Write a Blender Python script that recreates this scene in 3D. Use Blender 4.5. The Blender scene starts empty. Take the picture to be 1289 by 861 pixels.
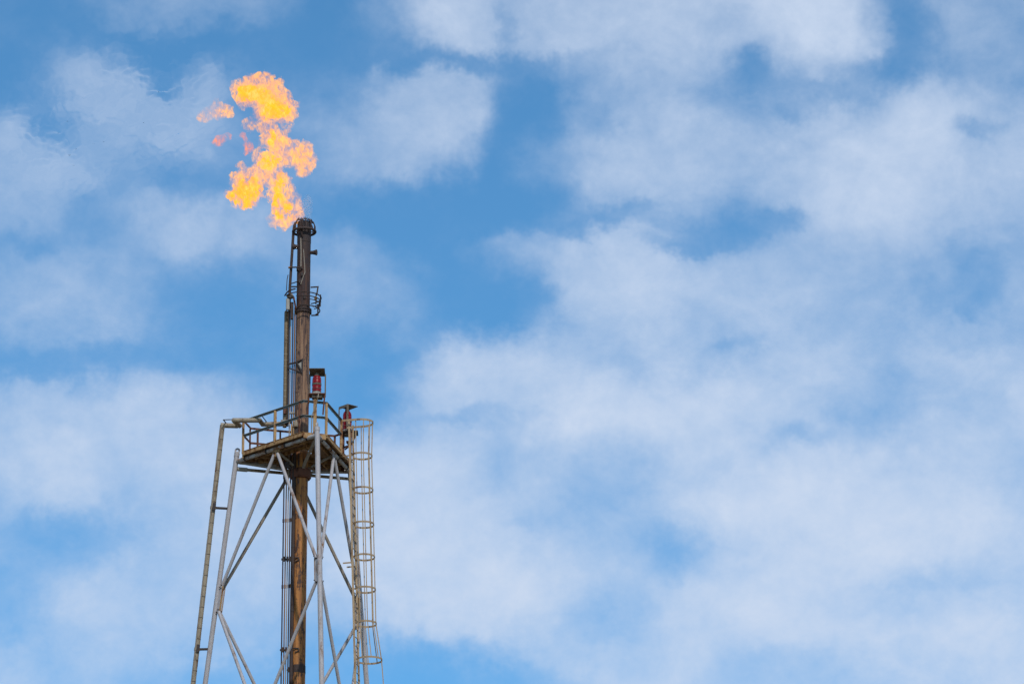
import bpy, bmesh, math, random
import numpy as np
from mathutils import Vector, Matrix

random.seed(7)
sc = bpy.context.scene
COL = sc.collection
V = Vector

# ------------------------------------------------------------------ camera
F = 6900.0                                   # focal length in photo pixels (1289 wide): a 193 mm lens
CAM = V((6.99, -172.0, 1.7))
PITCH = math.radians(20.0)
c_, s_ = math.cos(PITCH), math.sin(PITCH)
cd = bpy.data.cameras.new('camera'); cam = bpy.data.objects.new('camera', cd); COL.objects.link(cam)
cam.location = CAM; cam.rotation_euler = (math.pi / 2 + PITCH, 0, 0)
cd.sensor_width = 36.0; cd.lens = 36.0 * F / 1289.0
cd.clip_start = 1.0; cd.clip_end = 20000.0
sc.camera = cam

# ------------------------------------------------------------------ light directions
SUN_AZ, SUN_EL = math.radians(13.0), math.radians(41.0)     # azimuth from the camera's back towards its right
SUN = V((math.sin(SUN_AZ) * math.cos(SUN_EL), -math.cos(SUN_AZ) * math.cos(SUN_EL), math.sin(SUN_EL)))

# ------------------------------------------------------------------ world: sky with broken cloud
world = bpy.data.worlds.new('World'); sc.world = world; world.use_nodes = True
wt = world.node_tree; wn = wt.nodes; wl = wt.links; wn.clear()

def link_in(nt, v, sock):
    if v is None: return
    if hasattr(v, 'is_output'): nt.links.new(v, sock)
    else: sock.default_value = v

def nmath(nt, op, a, b=None, c=None, clamp=False):
    n = nt.nodes.new('ShaderNodeMath'); n.operation = op; n.use_clamp = clamp
    for i, v in enumerate((a, b, c)): link_in(nt, v, n.inputs[i])
    return n.outputs[0]

def nrange(nt, v, a, b, c=0.0, d=1.0, kind='LINEAR'):
    n = nt.nodes.new('ShaderNodeMapRange'); n.interpolation_type = kind
    link_in(nt, v, n.inputs[0])
    for i, x in enumerate((a, b, c, d)): n.inputs[i + 1].default_value = x
    return n.outputs[0]

def nmixf(nt, f, a, b):
    n = nt.nodes.new('ShaderNodeMix'); n.data_type = 'FLOAT'
    link_in(nt, f, n.inputs[0]); link_in(nt, a, n.inputs[2]); link_in(nt, b, n.inputs[3])
    return n.outputs[0]

def nmixc(nt, f, a, b, blend='MIX'):
    n = nt.nodes.new('ShaderNodeMix'); n.data_type = 'RGBA'; n.blend_type = blend
    link_in(nt, f, n.inputs[0])
    for v, i in ((a, 6), (b, 7)):
        if isinstance(v, tuple): v = (*v, 1.0)
        link_in(nt, v, n.inputs[i])
    return n.outputs[2]

def nnoise(nt, vec, scale, detail=4.0, rough=0.5, dist=0.0, out=0):
    n = nt.nodes.new('ShaderNodeTexNoise'); n.noise_dimensions = '3D'
    link_in(nt, vec, n.inputs['Vector'])
    n.inputs['Scale'].default_value = scale; n.inputs['Detail'].default_value = detail
    n.inputs['Roughness'].default_value = rough; n.inputs['Distortion'].default_value = dist
    return n.outputs[out]

def nmap(nt, vec, loc=(0, 0, 0), scale=(1, 1, 1), rot=(0, 0, 0)):
    n = nt.nodes.new('ShaderNodeMapping'); link_in(nt, vec, n.inputs[0])
    n.inputs[1].default_value = loc; n.inputs[2].default_value = rot; n.inputs[3].default_value = scale
    return n.outputs[0]

SKY_STRENGTH = 0.125
sky = wn.new('ShaderNodeTexSky'); sky.sky_type = 'NISHITA'; sky.sun_disc = False
sky.sun_elevation = SUN_EL
sky.sun_rotation = math.atan2(SUN.x, SUN.y)
sky.altitude = 0; sky.air_density = 1.0; sky.dust_density = 0.15; sky.ozone_density = 4.0
tcw = wn.new('ShaderNodeTexCoord'); DIR = tcw.outputs['Generated']
sep = wn.new('ShaderNodeSeparateXYZ'); wl.new(DIR, sep.inputs[0])
azim = nmath(wt, 'ARCTAN2', sep.outputs[0], sep.outputs[1])
elev = nmath(wt, 'ARCSINE', sep.outputs[2])
# sky coordinates: azimuth and height above the horizon, one unit = 0.1 radian
su = nmath(wt, 'MULTIPLY', azim, 10.0 * c_)
sv = nmath(wt, 'MULTIPLY', nmath(wt, 'SUBTRACT', elev, PITCH), 10.0)
# the wind-torn edges of the clouds: the lookup is pushed about by noise over the sky's sphere
w1 = nnoise(wt, nmap(wt, DIR, (3.1, 1.7, 0.3)), 55.0, 2.0, 0.5, 0.0, 1)
w2 = nnoise(wt, nmap(wt, DIR, (0.4, 5.2, 2.2)), 190.0, 3.0, 0.65, 0.0, 1)
sw1 = wn.new('ShaderNodeSeparateXYZ'); wl.new(w1, sw1.inputs[0])
sw2 = wn.new('ShaderNodeSeparateXYZ'); wl.new(w2, sw2.inputs[0])
def warped(base, i):
    a = nmath(wt, 'MULTIPLY_ADD', nmath(wt, 'SUBTRACT', sw1.outputs[i], 0.5), 0.10, base)
    return nmath(wt, 'MULTIPLY_ADD', nmath(wt, 'SUBTRACT', sw2.outputs[i], 0.5), 0.075, a)
cu, cv = warped(su, 0), warped(sv, 1)
# how thick the cloud stands over that part of the sky (0 clear blue .. 9 thick cloud): rows by height, columns by azimuth
CLOUD = [
 "1   1   3   4   4   3   1   2   5   7   6   6   7   7   7   8   8   7   3   4   4",
 "1   1   1   2   1   1   1   2   3   7   5   6.5 7   7   6   5   7.5 6   1.5 4   4",
 "0.5 3   5.5 3.5 4.5 2   2   3   6   6.5 1.5 2   4.5 5.5 4   3   3.5 2.5 5.5 5   3",
 "4   2   4.5 5.5 4.5 3   4   5   6.5 6   0.5 2   5   6   6   5   6.5 7   8   6   6",
 "4.5 5   3.5 3   2   3   3   5   4.5 2   0.5 4   6   6.5 5.5 6   6.5 8   7.5 6   6",
 "4   3.5 3   5.5 6   4   2   0.5 0.5 1   1   3   4   3.5 2   3   5.5 6   6.5 6   5.5",
 "4   4.5 4   2   3   3   4   3.5 1   1   5   5.5 7   6.5 6   6   5.5 5.5 5   2.5 5",
 "4.5 4   5.5 3.5 1   1   3   4   3   0.5 1.5 5   6   6   6   5.5 5.5 6   3.5 3   5",
 "2   2   2   2.5 2   1.5 2   2   2   7   7   7   6   6.5 5   6.5 6.5 6   6.5 6.5 6.5",
 "6   6   7   6.5 6   4   2   1   5.5 6.5 6.5 8   8   8   8   7.5 6   4.5 5.5 6   7.5",
 "7   7   6.5 6   6.5 7   6   6.5 6.5 6.5 5.5 5.5 4   7   7   7   7.5 7.5 7.5 7   6.5",
 "5.5 7   6.5 5.5 7   7.5 7   7.5 8   7.5 6.5 5.5 5   7   8   8.5 8.5 8   8   7.5 7",
 "5   3.5 3   5.5 6.5 7   7   8   8   7.5 7   6   5.5 3   6   7   8   8.5 8.5 8   7.5",
 "2.5 4   6   6.5 6   6.5 6   7.5 8   8.5 8   6.5 5.5 6.5 8   8.5 7.5 6.5 5.5 6.5 6",
 "4   4.5 6   5   4   5   4   5   6.5 7   6.5 4.5 4   6.5 7.5 8   8   8   8   8   7.5",
 "5.5 5   5   4   3   3   2.5 2   1   2.5 2   4   7   7   6.5 6   6   6   6.5 7   7.5"]
def sky_uv(px, py):
    d = V(((px - 644.5) / F, c_ - (430.5 - py) / F * s_, s_ + (430.5 - py) / F * c_)).normalized()
    return math.atan2(d.x, d.y) * 10 * c_, (math.asin(d.z) - PITCH) * 10
u0, u1 = sky_uv(0, 430)[0], sky_uv(1289, 430)[0]
rowv = [sky_uv(644, 57.4 * k)[1] for k in range(16)]
ufac = nrange(wt, cu, u0, u1)
cover = None
for k, row in enumerate(CLOUD):
    r = wn.new('ShaderNodeValToRGB'); r.color_ramp.interpolation = 'CARDINAL'
    vals = [float(x) / 10 for x in row.split()]
    el = r.color_ramp.elements
    while len(el) < len(vals): el.new(0.5)
    for i, x in enumerate(vals):
        el[i].position = i / (len(vals) - 1)
    for i, x in enumerate(vals):
        el[i].color = (x, x, x, 1)
    wl.new(ufac, r.inputs[0])
    if cover is None: cover = r.outputs[0]
    else: cover = nmixf(wt, nrange(wt, cv, rowv[k - 1], rowv[k]), cover, r.outputs[0])
# single clouds and gaps with a shape of their own: (column, row, half width, half height, tilt, thickness 0..9)
CLOUDLETS = [
 (235, 8, 120, 24, 0, 3.5), (215, 58, 260, 22, 0, 0.8), (130, 118, 85, 46, -20, 5.6), (190, 160, 80, 36, -35, 4.8), (262, 120, 38, 44, 0, 5.0), (208, 88, 26, 20, 0, 1.8),
 (245, 230, 55, 22, -8, 1.8), (4, 178, 26, 34, 0, 5.2), (48, 165, 24, 22, 0, 1.8), (62, 235, 75, 30, 35, 5.0), (255, 296, 78, 44, -8, 6.0), (20, 300, 50, 16, 0, 2.0),
 (95, 375, 115, 52, 0, 4.9), (290, 390, 85, 55, 0, 1.2), (20, 450, 120, 18, 0, 1.8), (200, 450, 140, 20, 0, 1.8),
 (568, 132, 66, 54, 0, 6.0), (490, 175, 75, 52, 40, 5.6), (565, 76, 150, 15, -3, 1.0), (585, 34, 60, 34, 0, 7.2), (637, 34, 12, 34, 0, 4.0), (770, 34, 100, 42, 0, 7.0),
 (668, 160, 42, 75, 10, 0.6), (700, 210, 50, 40, 15, 3.6), (756, 112, 40, 14, 0, 5.2), (760, 158, 20, 16, 0, 2.8), (815, 205, 70, 66, 0, 6.8), (640, 255, 90, 26, 0, 0.6), (530, 268, 110, 30, 0, 0.4),
 (650, 316, 52, 20, -4, 5.0), (770, 330, 80, 42, 0, 7.0), (660, 368, 36, 30, 0, 1.2), (575, 370, 62, 48, 0, 0.8), (478, 362, 62, 44, -25, 4.2), (730, 282, 90, 14, 0, 1.8),
 (900, 36, 50, 36, 0, 6.2), (1010, 36, 80, 42, 0, 8.0), (1062, 80, 30, 26, 0, 6.0), (942, 92, 26, 24, 0, 2.2), (1115, 82, 58, 26, 18, 1.4), (1158, 20, 22, 40, 20, 1.4), (1240, 55, 70, 55, 0, 4.2),
 (1000, 141, 20, 10, 0, 2.6), (1050, 120, 24, 16, 0, 2.4), (1130, 165, 110, 56, 0, 8.0), (1090, 245, 100, 62, 15, 7.8), (1225, 170, 26, 12, 0, 4.2), (915, 292, 55, 18, 12, 2.2), (985, 280, 26, 16, 0, 2.6), (880, 312, 60, 10, 0, 2.2),
 (1000, 365, 140, 42, 0, 6.2), (1228, 352, 30, 22, 0, 3.3), (1155, 362, 44, 26, 0, 4.4), (1235, 410, 70, 24, 0, 5.8),
 (150, 560, 170, 66, 0, 7.2), (60, 512, 80, 30, 0, 6.2), (70, 672, 76, 26, 0, 3.0), (175, 770, 110, 64, -10, 6.8), (15, 775, 42, 28, 0, 2.4), (310, 848, 120, 20, 0, 2.6), (20, 846, 50, 24, 0, 5.6),
 (470, 482, 42, 66, 20, 1.2), (600, 468, 100, 34, 10, 7.0), (590, 530, 70, 12, -5, 4.6), (775, 575, 46, 46, -40, 5.5), (665, 655, 34, 14, 0, 5.4), (845, 674, 24, 11, 0, 3.6), (785, 774, 44, 18, 10, 5.1),
 (510, 640, 80, 66, 0, 8.2), (625, 742, 115, 50, -4, 8.4), (510, 842, 86, 34, 0, 0.8), (640, 852, 70, 14, 0, 2.2), (775, 830, 85, 40, 0, 7.2), (830, 515, 130, 46, 0, 8.2),
 (925, 436, 34, 9, 0, 4.3), (1072, 515, 30, 12, 10, 5.2), (1190, 503, 60, 12, 0, 5.6), (1010, 556, 34, 14, 0, 5.2), (1030, 640, 170, 50, -8, 8.8), (1180, 738, 56, 10, 5, 5.8), (975, 735, 80, 34, 0, 8.4), (975, 835, 50, 20, 0, 5.8), (1240, 800, 90, 50, 0, 8.2)]
for (px, py, rx_, ry_, tl, val) in CLOUDLETS:
    a_, b_ = sky_uv(px, py)
    # the running value rides along as an unused third coordinate, which keeps the node list evaluated one cloud at a time
    cuv = wn.new('ShaderNodeCombineXYZ'); wl.new(cu, cuv.inputs[0]); wl.new(cv, cuv.inputs[1]); wl.new(cover, cuv.inputs[2])
    if abs(tl) > 9:
        mp = wn.new('ShaderNodeMapping'); mp.vector_type = 'TEXTURE'; wl.new(cuv.outputs[0], mp.inputs[0])
        mp.inputs[1].default_value = (a_, b_, 0); mp.inputs[2].default_value = (0, 0, math.radians(tl)); mp.inputs[3].default_value = (rx_ / 690, ry_ / 690, 1e6)
    else:
        mp = wn.new('ShaderNodeVectorMath'); mp.operation = 'MULTIPLY_ADD'; wl.new(cuv.outputs[0], mp.inputs[0])
        mp.inputs[1].default_value = (690 / rx_, 690 / ry_, 0); mp.inputs[2].default_value = (-a_ * 690 / rx_, -b_ * 690 / ry_, 0)
    ln = wn.new('ShaderNodeVectorMath'); ln.operation = 'LENGTH'; wl.new(mp.outputs[0], ln.inputs[0])
    cover = nmixf(wt, nrange(wt, ln.outputs['Value'], 0.0, 1.75, 0.85, 0.0, 'SMOOTHSTEP'), cover, val / 10)
# beyond that stretch of sky the same broken cloud goes on all round
wide = nrange(wt, nnoise(wt, nmap(wt, DIR, (1.3, 0.2, 7.7), (1, 1, 1.6)), 22.0, 5.0, 0.55), 0.33, 0.66, 0.1, 0.95)
edge_u = nrange(wt, nmath(wt, 'ABSOLUTE', su), 0.93, 1.25, 1, 0, 'SMOOTHSTEP')
edge_v = nrange(wt, nmath(wt, 'ABSOLUTE', sv), 0.62, 0.90, 1, 0, 'SMOOTHSTEP')
cover = nmixf(wt, nmath(wt, 'MULTIPLY', edge_u, edge_v), wide, cover)
# billows and wisps inside the clouds
f1 = nnoise(wt, nmap(wt, DIR, (9.1, 3.3, 4.4), (1, 1, 1.25)), 75.0, 7.0, 0.60, 0.2)
f2 = nnoise(wt, nmap(wt, DIR, (2.1, 8.3, 1.4), (1, 1, 1.1)), 330.0, 4.0, 0.62, 0.0)
torn = nmath(wt, 'MULTIPLY_ADD', nmath(wt, 'MULTIPLY', cover, nmath(wt, 'SUBTRACT', 1.0, cover)), 2.6, 0.35)     # edges are more torn than cores
dens = nmath(wt, 'MULTIPLY_ADD', nmath(wt, 'MULTIPLY', nmath(wt, 'SUBTRACT', f1, 0.5), torn), 0.56, cover)
dens = nmath(wt, 'MULTIPLY_ADD', nmath(wt, 'MULTIPLY', nmath(wt, 'SUBTRACT', f2, 0.5), torn), 0.15, dens)
dens = nrange(wt, dens, 0.06, 0.90, 0.0, 1.0, 'LINEAR')
dens = nmath(wt, 'POWER', nmath(wt, 'MAXIMUM', dens, 0.0), 1.45, clamp=True)
cloud_col = tuple(x / SKY_STRENGTH for x in (0.585, 0.69, 0.865))
skyc = nmixc(wt, 1.0, sky.outputs[0], (0.56, 1.00, 1.13), 'MULTIPLY')
vm_ = wn.new('ShaderNodeVectorMath'); vm_.operation = 'SCALE'; wl.new(skyc, vm_.inputs[0]); wl.new(nrange(wt, elev, math.radians(15), math.radians(25), 1.05, 0.90), vm_.inputs['Scale']); skyc = vm_.outputs[0]
bgc = nmixc(wt, dens, skyc, cloud_col)
bg = wn.new('ShaderNodeBackground'); bg.inputs[1].default_value = SKY_STRENGTH; wl.new(bgc, bg.inputs[0])
wo = wn.new('ShaderNodeOutputWorld'); wl.new(bg.outputs[0], wo.inputs[0])
world.cycles.sampling_method = 'MANUAL'; world.cycles.sample_map_resolution = 512

# ------------------------------------------------------------------ sun and exposure
sd = bpy.data.lights.new('sun', 'SUN'); sd.energy = 2.6; sd.angle = math.radians(1.5); sd.color = (1.0, 0.95, 0.88)
sun = bpy.data.objects.new('sun', sd); COL.objects.link(sun)
sun.rotation_euler = (-SUN).to_track_quat('-Z', 'Y').to_euler(); sun.location = SUN * 300
sc.view_settings.view_transform = 'Standard'; sc.view_settings.look = 'None'
sc.view_settings.exposure = 0.0; sc.view_settings.gamma = 1.0
sc.view_settings.use_curve_mapping = False
sc.render.engine = 'CYCLES'
sc.cycles.volume_step_rate = 0.2; sc.cycles.volume_max_steps = 256
sc.cycles.max_bounces = 6; sc.cycles.transparent_max_bounces = 12
sc.cycles.use_adaptive_sampling = True; sc.cycles.adaptive_threshold = 0.02; sc.cycles.adaptive_min_samples = 24

# ------------------------------------------------------------------ measuring helpers: a sight line met with a known depth or height
def W(px, py, y):
    Y = y - CAM.y; v = 430.5 - py
    Z = Y * (v * c_ + F * s_) / (F * c_ - v * s_); d = Y * c_ + Z * s_
    return V(((px - 644.5) * d / F + CAM.x, y, Z + CAM.z))
def WZ(px, py, z):
    Z = z - CAM.z; v = 430.5 - py
    Y = Z * (F * c_ - v * s_) / (v * c_ + F * s_); d = Y * c_ + Z * s_
    return V(((px - 644.5) * d / F + CAM.x, Y + CAM.y, z))
def zat(py, y=0.0): return W(380, py, y).z

# ------------------------------------------------------------------ materials
def new_mat(name):
    m = bpy.data.materials.new(name); m.use_nodes = True
    nt = m.node_tree; b = nt.nodes['Principled BSDF']
    return m, nt, b

def weathered(name, base, rust, amount=0.5, scale=3.0, rough=0.55, streak=3.0, dirt=(0.05, 0.04, 0.035), dirt_amt=0.35, metallic=0.0):
    """paint with rust blooms and vertical run marks"""
    m, nt, b = new_mat(name)
    tc = nt.nodes.new('ShaderNodeTexCoord'); P = tc.outputs['Object']
    n1 = nnoise(nt, nmap(nt, P, (0, 0, 0), (1, 1, 1 / streak)), scale, 6, 0.65, 0.3)
    n2 = nnoise(nt, nmap(nt, P, (5, 3, 1), (1, 1, 1 / (streak * 2.5))), scale * 3.1, 5, 0.65)
    n3 = nnoise(nt, nmap(nt, P, (2, 7, 4)), scale * 9, 4, 0.6)
    lo = 0.72 - amount * 0.34
    r1 = nrange(nt, nmath(nt, 'MULTIPLY_ADD', nmath(nt, 'SUBTRACT', n3, 0.5), 0.25, n1), lo, lo + 0.12, 0, 1)
    d1 = nrange(nt, n2, 0.47, 0.72, 0, dirt_amt)
    tint = nrange(nt, n3, 0.3, 0.7, 0.82, 1.12)
    rc = nmixc(nt, nrange(nt, n3, 0.35, 0.65), rust, tuple(x * 0.5 for x in rust))
    col = nmixc(nt, d1, base, dirt)
    col = nmixc(nt, r1, col, rc)
    vm = nt.nodes.new('ShaderNodeVectorMath'); vm.operation = 'SCALE'
    nt.links.new(col, vm.inputs[0]); nt.links.new(tint, vm.inputs['Scale'])
    nt.links.new(vm.outputs[0], b.inputs['Base Color'])
    nt.links.new(nmath(nt, 'MULTIPLY_ADD', r1, 0.3, rough, clamp=True), b.inputs['Roughness'])
    b.inputs['Metallic'].default_value = metallic; b.inputs['Specular IOR Level'].default_value = 0.25
    bp = nt.nodes.new('ShaderNodeBump'); bp.inputs['Strength'].default_value = 0.25; bp.inputs['Distance'].default_value = 0.003
    nt.links.new(nmath(nt, 'ADD', n3, r1), bp.inputs['Height']); nt.links.new(bp.outputs[0], b.inputs['Normal'])
    return m

M = {}
RUST = (0.24, 0.095, 0.03)
M['grey'] = weathered('grey_paint', (0.36, 0.34, 0.35), (0.24, 0.125, 0.065), 0.46, 2.2, 0.5, 3, dirt=(0.25, 0.2, 0.16), dirt_amt=0.35)
M['grey_rusty'] = weathered('grey_paint_rusty', (0.40, 0.38, 0.37), (0.28, 0.13, 0.055), 0.62, 2.6, 0.5, 1.2)
M['brown_grey'] = weathered('brown_grey_paint', (0.26, 0.22, 0.18), (0.17, 0.09, 0.05), 0.5, 2.5, 0.6, 2)
M['beige'] = weathered('beige_paint', (0.37, 0.225, 0.10), (0.20, 0.075, 0.028), 0.68, 6.0, 0.6, 2)
M['cage'] = weathered('cream_paint', (0.35, 0.25, 0.15), (0.19, 0.09, 0.045), 0.5, 4.0, 0.6, 3)
M['rust'] = weathered('rusted_steel', (0.135, 0.052, 0.03), (0.07, 0.028, 0.018), 0.6, 6.0, 0.75, 2)
M['teal'] = weathered('grey_green_paint', (0.17, 0.20, 0.205), (0.13, 0.06, 0.035), 0.45, 5.0, 0.6, 1.0)
M['dark'] = weathered('sooty_steel', (0.045, 0.034, 0.032), (0.09, 0.045, 0.025), 0.45, 6.0, 0.7, 2)
M['charred'] = weathered('charred_steel', (0.052, 0.034, 0.030), (0.035, 0.02, 0.018), 0.5, 5.0, 0.7, 2)
M['cladding'] = weathered('grey_cladding', (0.285, 0.235, 0.17), (0.15, 0.09, 0.055), 0.55, 5.0, 0.5, 4)
M['cladding_dark'] = weathered('tarnished_cladding', (0.16, 0.115, 0.065), (0.07, 0.042, 0.03), 0.55, 4.0, 0.55, 5)
M['deck'] = weathered('deck_steel', (0.24, 0.145, 0.085), (0.17, 0.07, 0.03), 0.6, 4.0, 0.7, 1)
M['wire'] = weathered('cable_sheath', (0.055, 0.038, 0.05), (0.10, 0.05, 0.03), 0.5, 3.0, 0.6, 6)
M['ochre'] = weathered('ochre_conduit', (0.24, 0.115, 0.045), (0.14, 0.055, 0.025), 0.5, 3.0, 0.6, 6)
M['cream'] = weathered('pale_conduit', (0.36, 0.27, 0.185), (0.2, 0.1, 0.06), 0.45, 3.0, 0.6, 6)
M['hood'] = weathered('hood_steel', (0.125, 0.105, 0.08), (0.10, 0.05, 0.03), 0.45, 4.0, 0.6, 1)
M['white_fit'] = weathered('light_grey_fitting', (0.30, 0.285, 0.25), (0.15, 0.09, 0.06), 0.35, 6.0, 0.5, 1)

def stack_material():
    m, nt, b = new_mat('weathered_stack_paint')
    tc = nt.nodes.new('ShaderNodeTexCoord'); P = tc.outputs['Object']
    sp = nt.nodes.new('ShaderNodeSeparateXYZ'); nt.links.new(P, sp.inputs[0])
    n1 = nnoise(nt, nmap(nt, P, (0, 0, 3), (1, 1, 0.16)), 7.0, 7, 0.7, 0.6)
    n2 = nnoise(nt, nmap(nt, P, (4, 1, 0), (1, 1, 0.05)), 16.0, 5, 0.6)
    n3 = nnoise(nt, P, 9.0, 6, 0.65)
    n4 = nnoise(nt, nmap(nt, P, (1, 9, 0), (1, 1, 0.3)), 2.2, 5, 0.6)
    zz = nmath(nt, 'MULTIPLY_ADD', nmath(nt, 'SUBTRACT', n4, 0.5), 1.6, sp.outputs[2])
    up = nrange(nt, zz, 60.2, 60.9)
    top = nrange(nt, zz, 65.1, 65.6)
    tip = nrange(nt, zz, 66.6, 68.2)
    ochre = nmixc(nt, nrange(nt, n2, 0.38, 0.62), (0.41, 0.175, 0.052), (0.22, 0.09, 0.034))
    grey = nmixc(nt, nrange(nt, n2, 0.40, 0.60), (0.255, 0.148, 0.088), (0.095, 0.054, 0.04))
    char = nmixc(nt, nrange(nt, n2, 0.40, 0.60), (0.074, 0.040, 0.031), (0.040, 0.023, 0.020))
    soot = (0.038, 0.03, 0.03)
    col = nmixc(nt, up, ochre, grey); col = nmixc(nt, top, col, char); col = nmixc(nt, tip, col, soot)
    stain = nmath(nt, 'MULTIPLY', nrange(nt, nmath(nt, 'MULTIPLY_ADD', nmath(nt, 'SUBTRACT', n3, 0.5), 0.35, n1), 0.535, 0.585), 0.9)
    col = nmixc(nt, stain, col, (0.035, 0.027, 0.03))
    col = nmixc(nt, nrange(nt, n3, 0.55, 0.8, 0, 0.5), col, (0.15, 0.07, 0.035))
    nt.links.new(col, b.inputs['Base Color']); b.inputs['Roughness'].default_value = 0.68; b.inputs['Specular IOR Level'].default_value = 0.2
    bp = nt.nodes.new('ShaderNodeBump'); bp.inputs['Strength'].default_value = 0.4; bp.inputs['Distance'].default_value = 0.01
    nt.links.new(nmath(nt, 'SUBTRACT', n3, stain), bp.inputs['Height']); nt.links.new(bp.outputs[0], b.inputs['Normal'])
    return m
M['stack'] = stack_material()

def lens_material(name, col, dark):
    m, nt, b = new_mat(name)
    tc = nt.nodes.new('ShaderNodeTexCoord')
    n = nnoise(nt, nmap(nt, tc.outputs['Object'], (0, 0, 0), (1, 1, 2)), 9.0, 4, 0.6)
    nt.links.new(nmixc(nt, nrange(nt, n, 0.35, 0.7), col, dark), b.inputs['Base Color'])
    b.inputs['Roughness'].default_value = 0.35; b.inputs['Specular IOR Level'].default_value = 0.25
    b.inputs['Subsurface Weight'].default_value = 0.15; b.inputs['Subsurface Radius'].default_value = (0.1, 0.01, 0.01)
    return m
M['lens'] = lens_material('red_lens', (0.27, 0.003, 0.007), (0.10, 0.002, 0.006))

# ------------------------------------------------------------------ mesh helpers
ORG = {}                                     # world position of every Empty root
def link_mesh(name, verts, faces, mat, parent=None, smooth=True):
    base = ORG.get(parent.name, V((0, 0, 0))) if parent else V((0, 0, 0))
    me = bpy.data.meshes.new(name); me.from_pydata([tuple(V(v) - base) for v in verts], [], faces)
    bm = bmesh.new(); bm.from_mesh(me); bmesh.ops.recalc_face_normals(bm, faces=bm.faces[:]); bm.to_mesh(me); bm.free()
    if smooth:
        me.polygons.foreach_set('use_smooth', [True] * len(me.polygons))
        me.set_sharp_from_angle(angle=math.radians(38))
    o = bpy.data.objects.new(name, me); COL.objects.link(o)
    if mat: me.materials.append(M[mat] if isinstance(mat, str) else mat)
    if parent:
        o.parent = parent; ORG[o.name] = base
    return o

def tag(o, label=None, cat=None, group=None, kind=None):
    for k, v in (('label', label), ('category', cat), ('group', group), ('kind', kind)):
        if v: o[k] = v
    return o

def root(name, loc, label, cat, group=None):
    o = bpy.data.objects.new(name, None); COL.objects.link(o); o.location = loc; o.empty_display_size = 0.3
    ORG[o.name] = V(loc); return tag(o, label, cat, group)

def frame(d):
    d = d.normalized(); up = V((0, 0, 1)) if abs(d.z) < 0.95 else V((0, 1, 0))
    a = d.cross(up).normalized(); return a, a.cross(d).normalized()

def sweep(pts, prof, closed=False, cap=True):
    """sweep a profile (2D points or a function of the index) along a polyline with mitred corners"""
    pts = [V(p) for p in pts]; n = len(pts); verts = []; faces = []
    dirs = [(pts[(i + 1) % n] - pts[i]).normalized() for i in range(n if closed else n - 1)]
    a, b = frame(dirs[0]); 
    for i in range(n):
        din = dirs[i - 1] if (i > 0 or closed) else dirs[0]
        dout = dirs[i] if (i < len(dirs)) else dirs[-1]
        t = (din + dout)
        t = t.normalized() if t.length > 1e-6 else dout
        a = (a - t * a.dot(t)).normalized(); b2 = t.cross(a).normalized()
        cosh = max(0.35, t.dot(dout))
        k = (dout - din); k = k.normalized() if k.length > 1e-6 else None
        pr = prof(i) if callable(prof) else prof
        for (x, y) in pr:
            off = a * x + b2 * y
            if k is not None:
                kk = (k - t * k.dot(t))
                if kk.length > 1e-6:
                    kk.normalize(); off = off + kk * off.dot(kk) * (1 / cosh - 1)
            verts.append(pts[i] + off)
    m = len(prof(0) if callable(prof) else prof)
    for i in range(n if closed else n - 1):
        j = (i + 1) % n
        for q in range(m):
            r = (q + 1) % m
            faces.append((i * m + q, i * m + r, j * m + r, j * m + q))
    if not closed and cap:
        faces.append(tuple(range(m))[::-1]); faces.append(tuple(range((n - 1) * m, n * m)))
    return verts, faces

def circ(r, seg): return [(r * math.cos(2 * math.pi * i / seg), r * math.sin(2 * math.pi * i / seg)) for i in range(seg)]

def tube(name, pts, r, mat, parent=None, seg=12, closed=False):
    if isinstance(r, (list, tuple)): v, f = sweep(pts, lambda i: circ(r[i], seg), closed)
    else: v, f = sweep(pts, circ(r, seg), closed)
    return link_mesh(name, v, f, mat, parent)

def bar(name, p, q, w, h, mat, parent=None, side=None):
    """a rectangular bar from p to q; side = direction of its width"""
    p, q = V(p), V(q); d = (q - p).normalized()
    a = V(side) if side is not None else frame(d)[0]
    a = (a - d * a.dot(d)).normalized(); b = d.cross(a)
    e = min(w, h) * 0.12; v = []
    pr = [(-w / 2 + e, -h / 2), (w / 2 - e, -h / 2), (w / 2, -h / 2 + e), (w / 2, h / 2 - e), (w / 2 - e, h / 2), (-w / 2 + e, h / 2), (-w / 2, h / 2 - e), (-w / 2, -h / 2 + e)]
    for c in (p, q): v += [c + a * x + b * y for x, y in pr]
    f = [(i, (i + 1) % 8, 8 + (i + 1) % 8, 8 + i) for i in range(8)] + [tuple(range(8))[::-1], tuple(range(8, 16))]
    return link_mesh(name, v, f, mat, parent, smooth=False)

def angle_iron(name, p, q, w, t, mat, parent=None, side=None):
    p, q = V(p), V(q); d = (q - p).normalized()
    a = V(side) if side is not None else frame(d)[0]
    a = (a - d * a.dot(d)).normalized(); b = d.cross(a)
    pr = [(0, 0), (w, 0), (w, t), (t, t), (t, w), (0, w)]
    v = [c + a * (x - w / 2) + b * (y - w / 2) for c in (p, q) for x, y in pr]
    f = [(i, (i + 1) % 6, 6 + (i + 1) % 6, 6 + i) for i in range(6)] + [tuple(range(6))[::-1], tuple(range(6, 12))]
    return link_mesh(name, v, f, mat, parent, smooth=False)

def plate(name, poly, t, mat, parent=None):
    """flat plate: 3D polygon thickened by t"""
    poly = [V(p) for p in poly]; n = (poly[1] - poly[0]).cross(poly[2] - poly[0]).normalized() * (t / 2); k = len(poly)
    v = [p + n for p in poly] + [p - n for p in poly]
    f = [tuple(range(k)), tuple(range(k, 2 * k))[::-1]] + [(i, k + i, k + (i + 1) % k, (i + 1) % k) for i in range(k)]
    return link_mesh(name, v, f, mat, parent, smooth=False)

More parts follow.
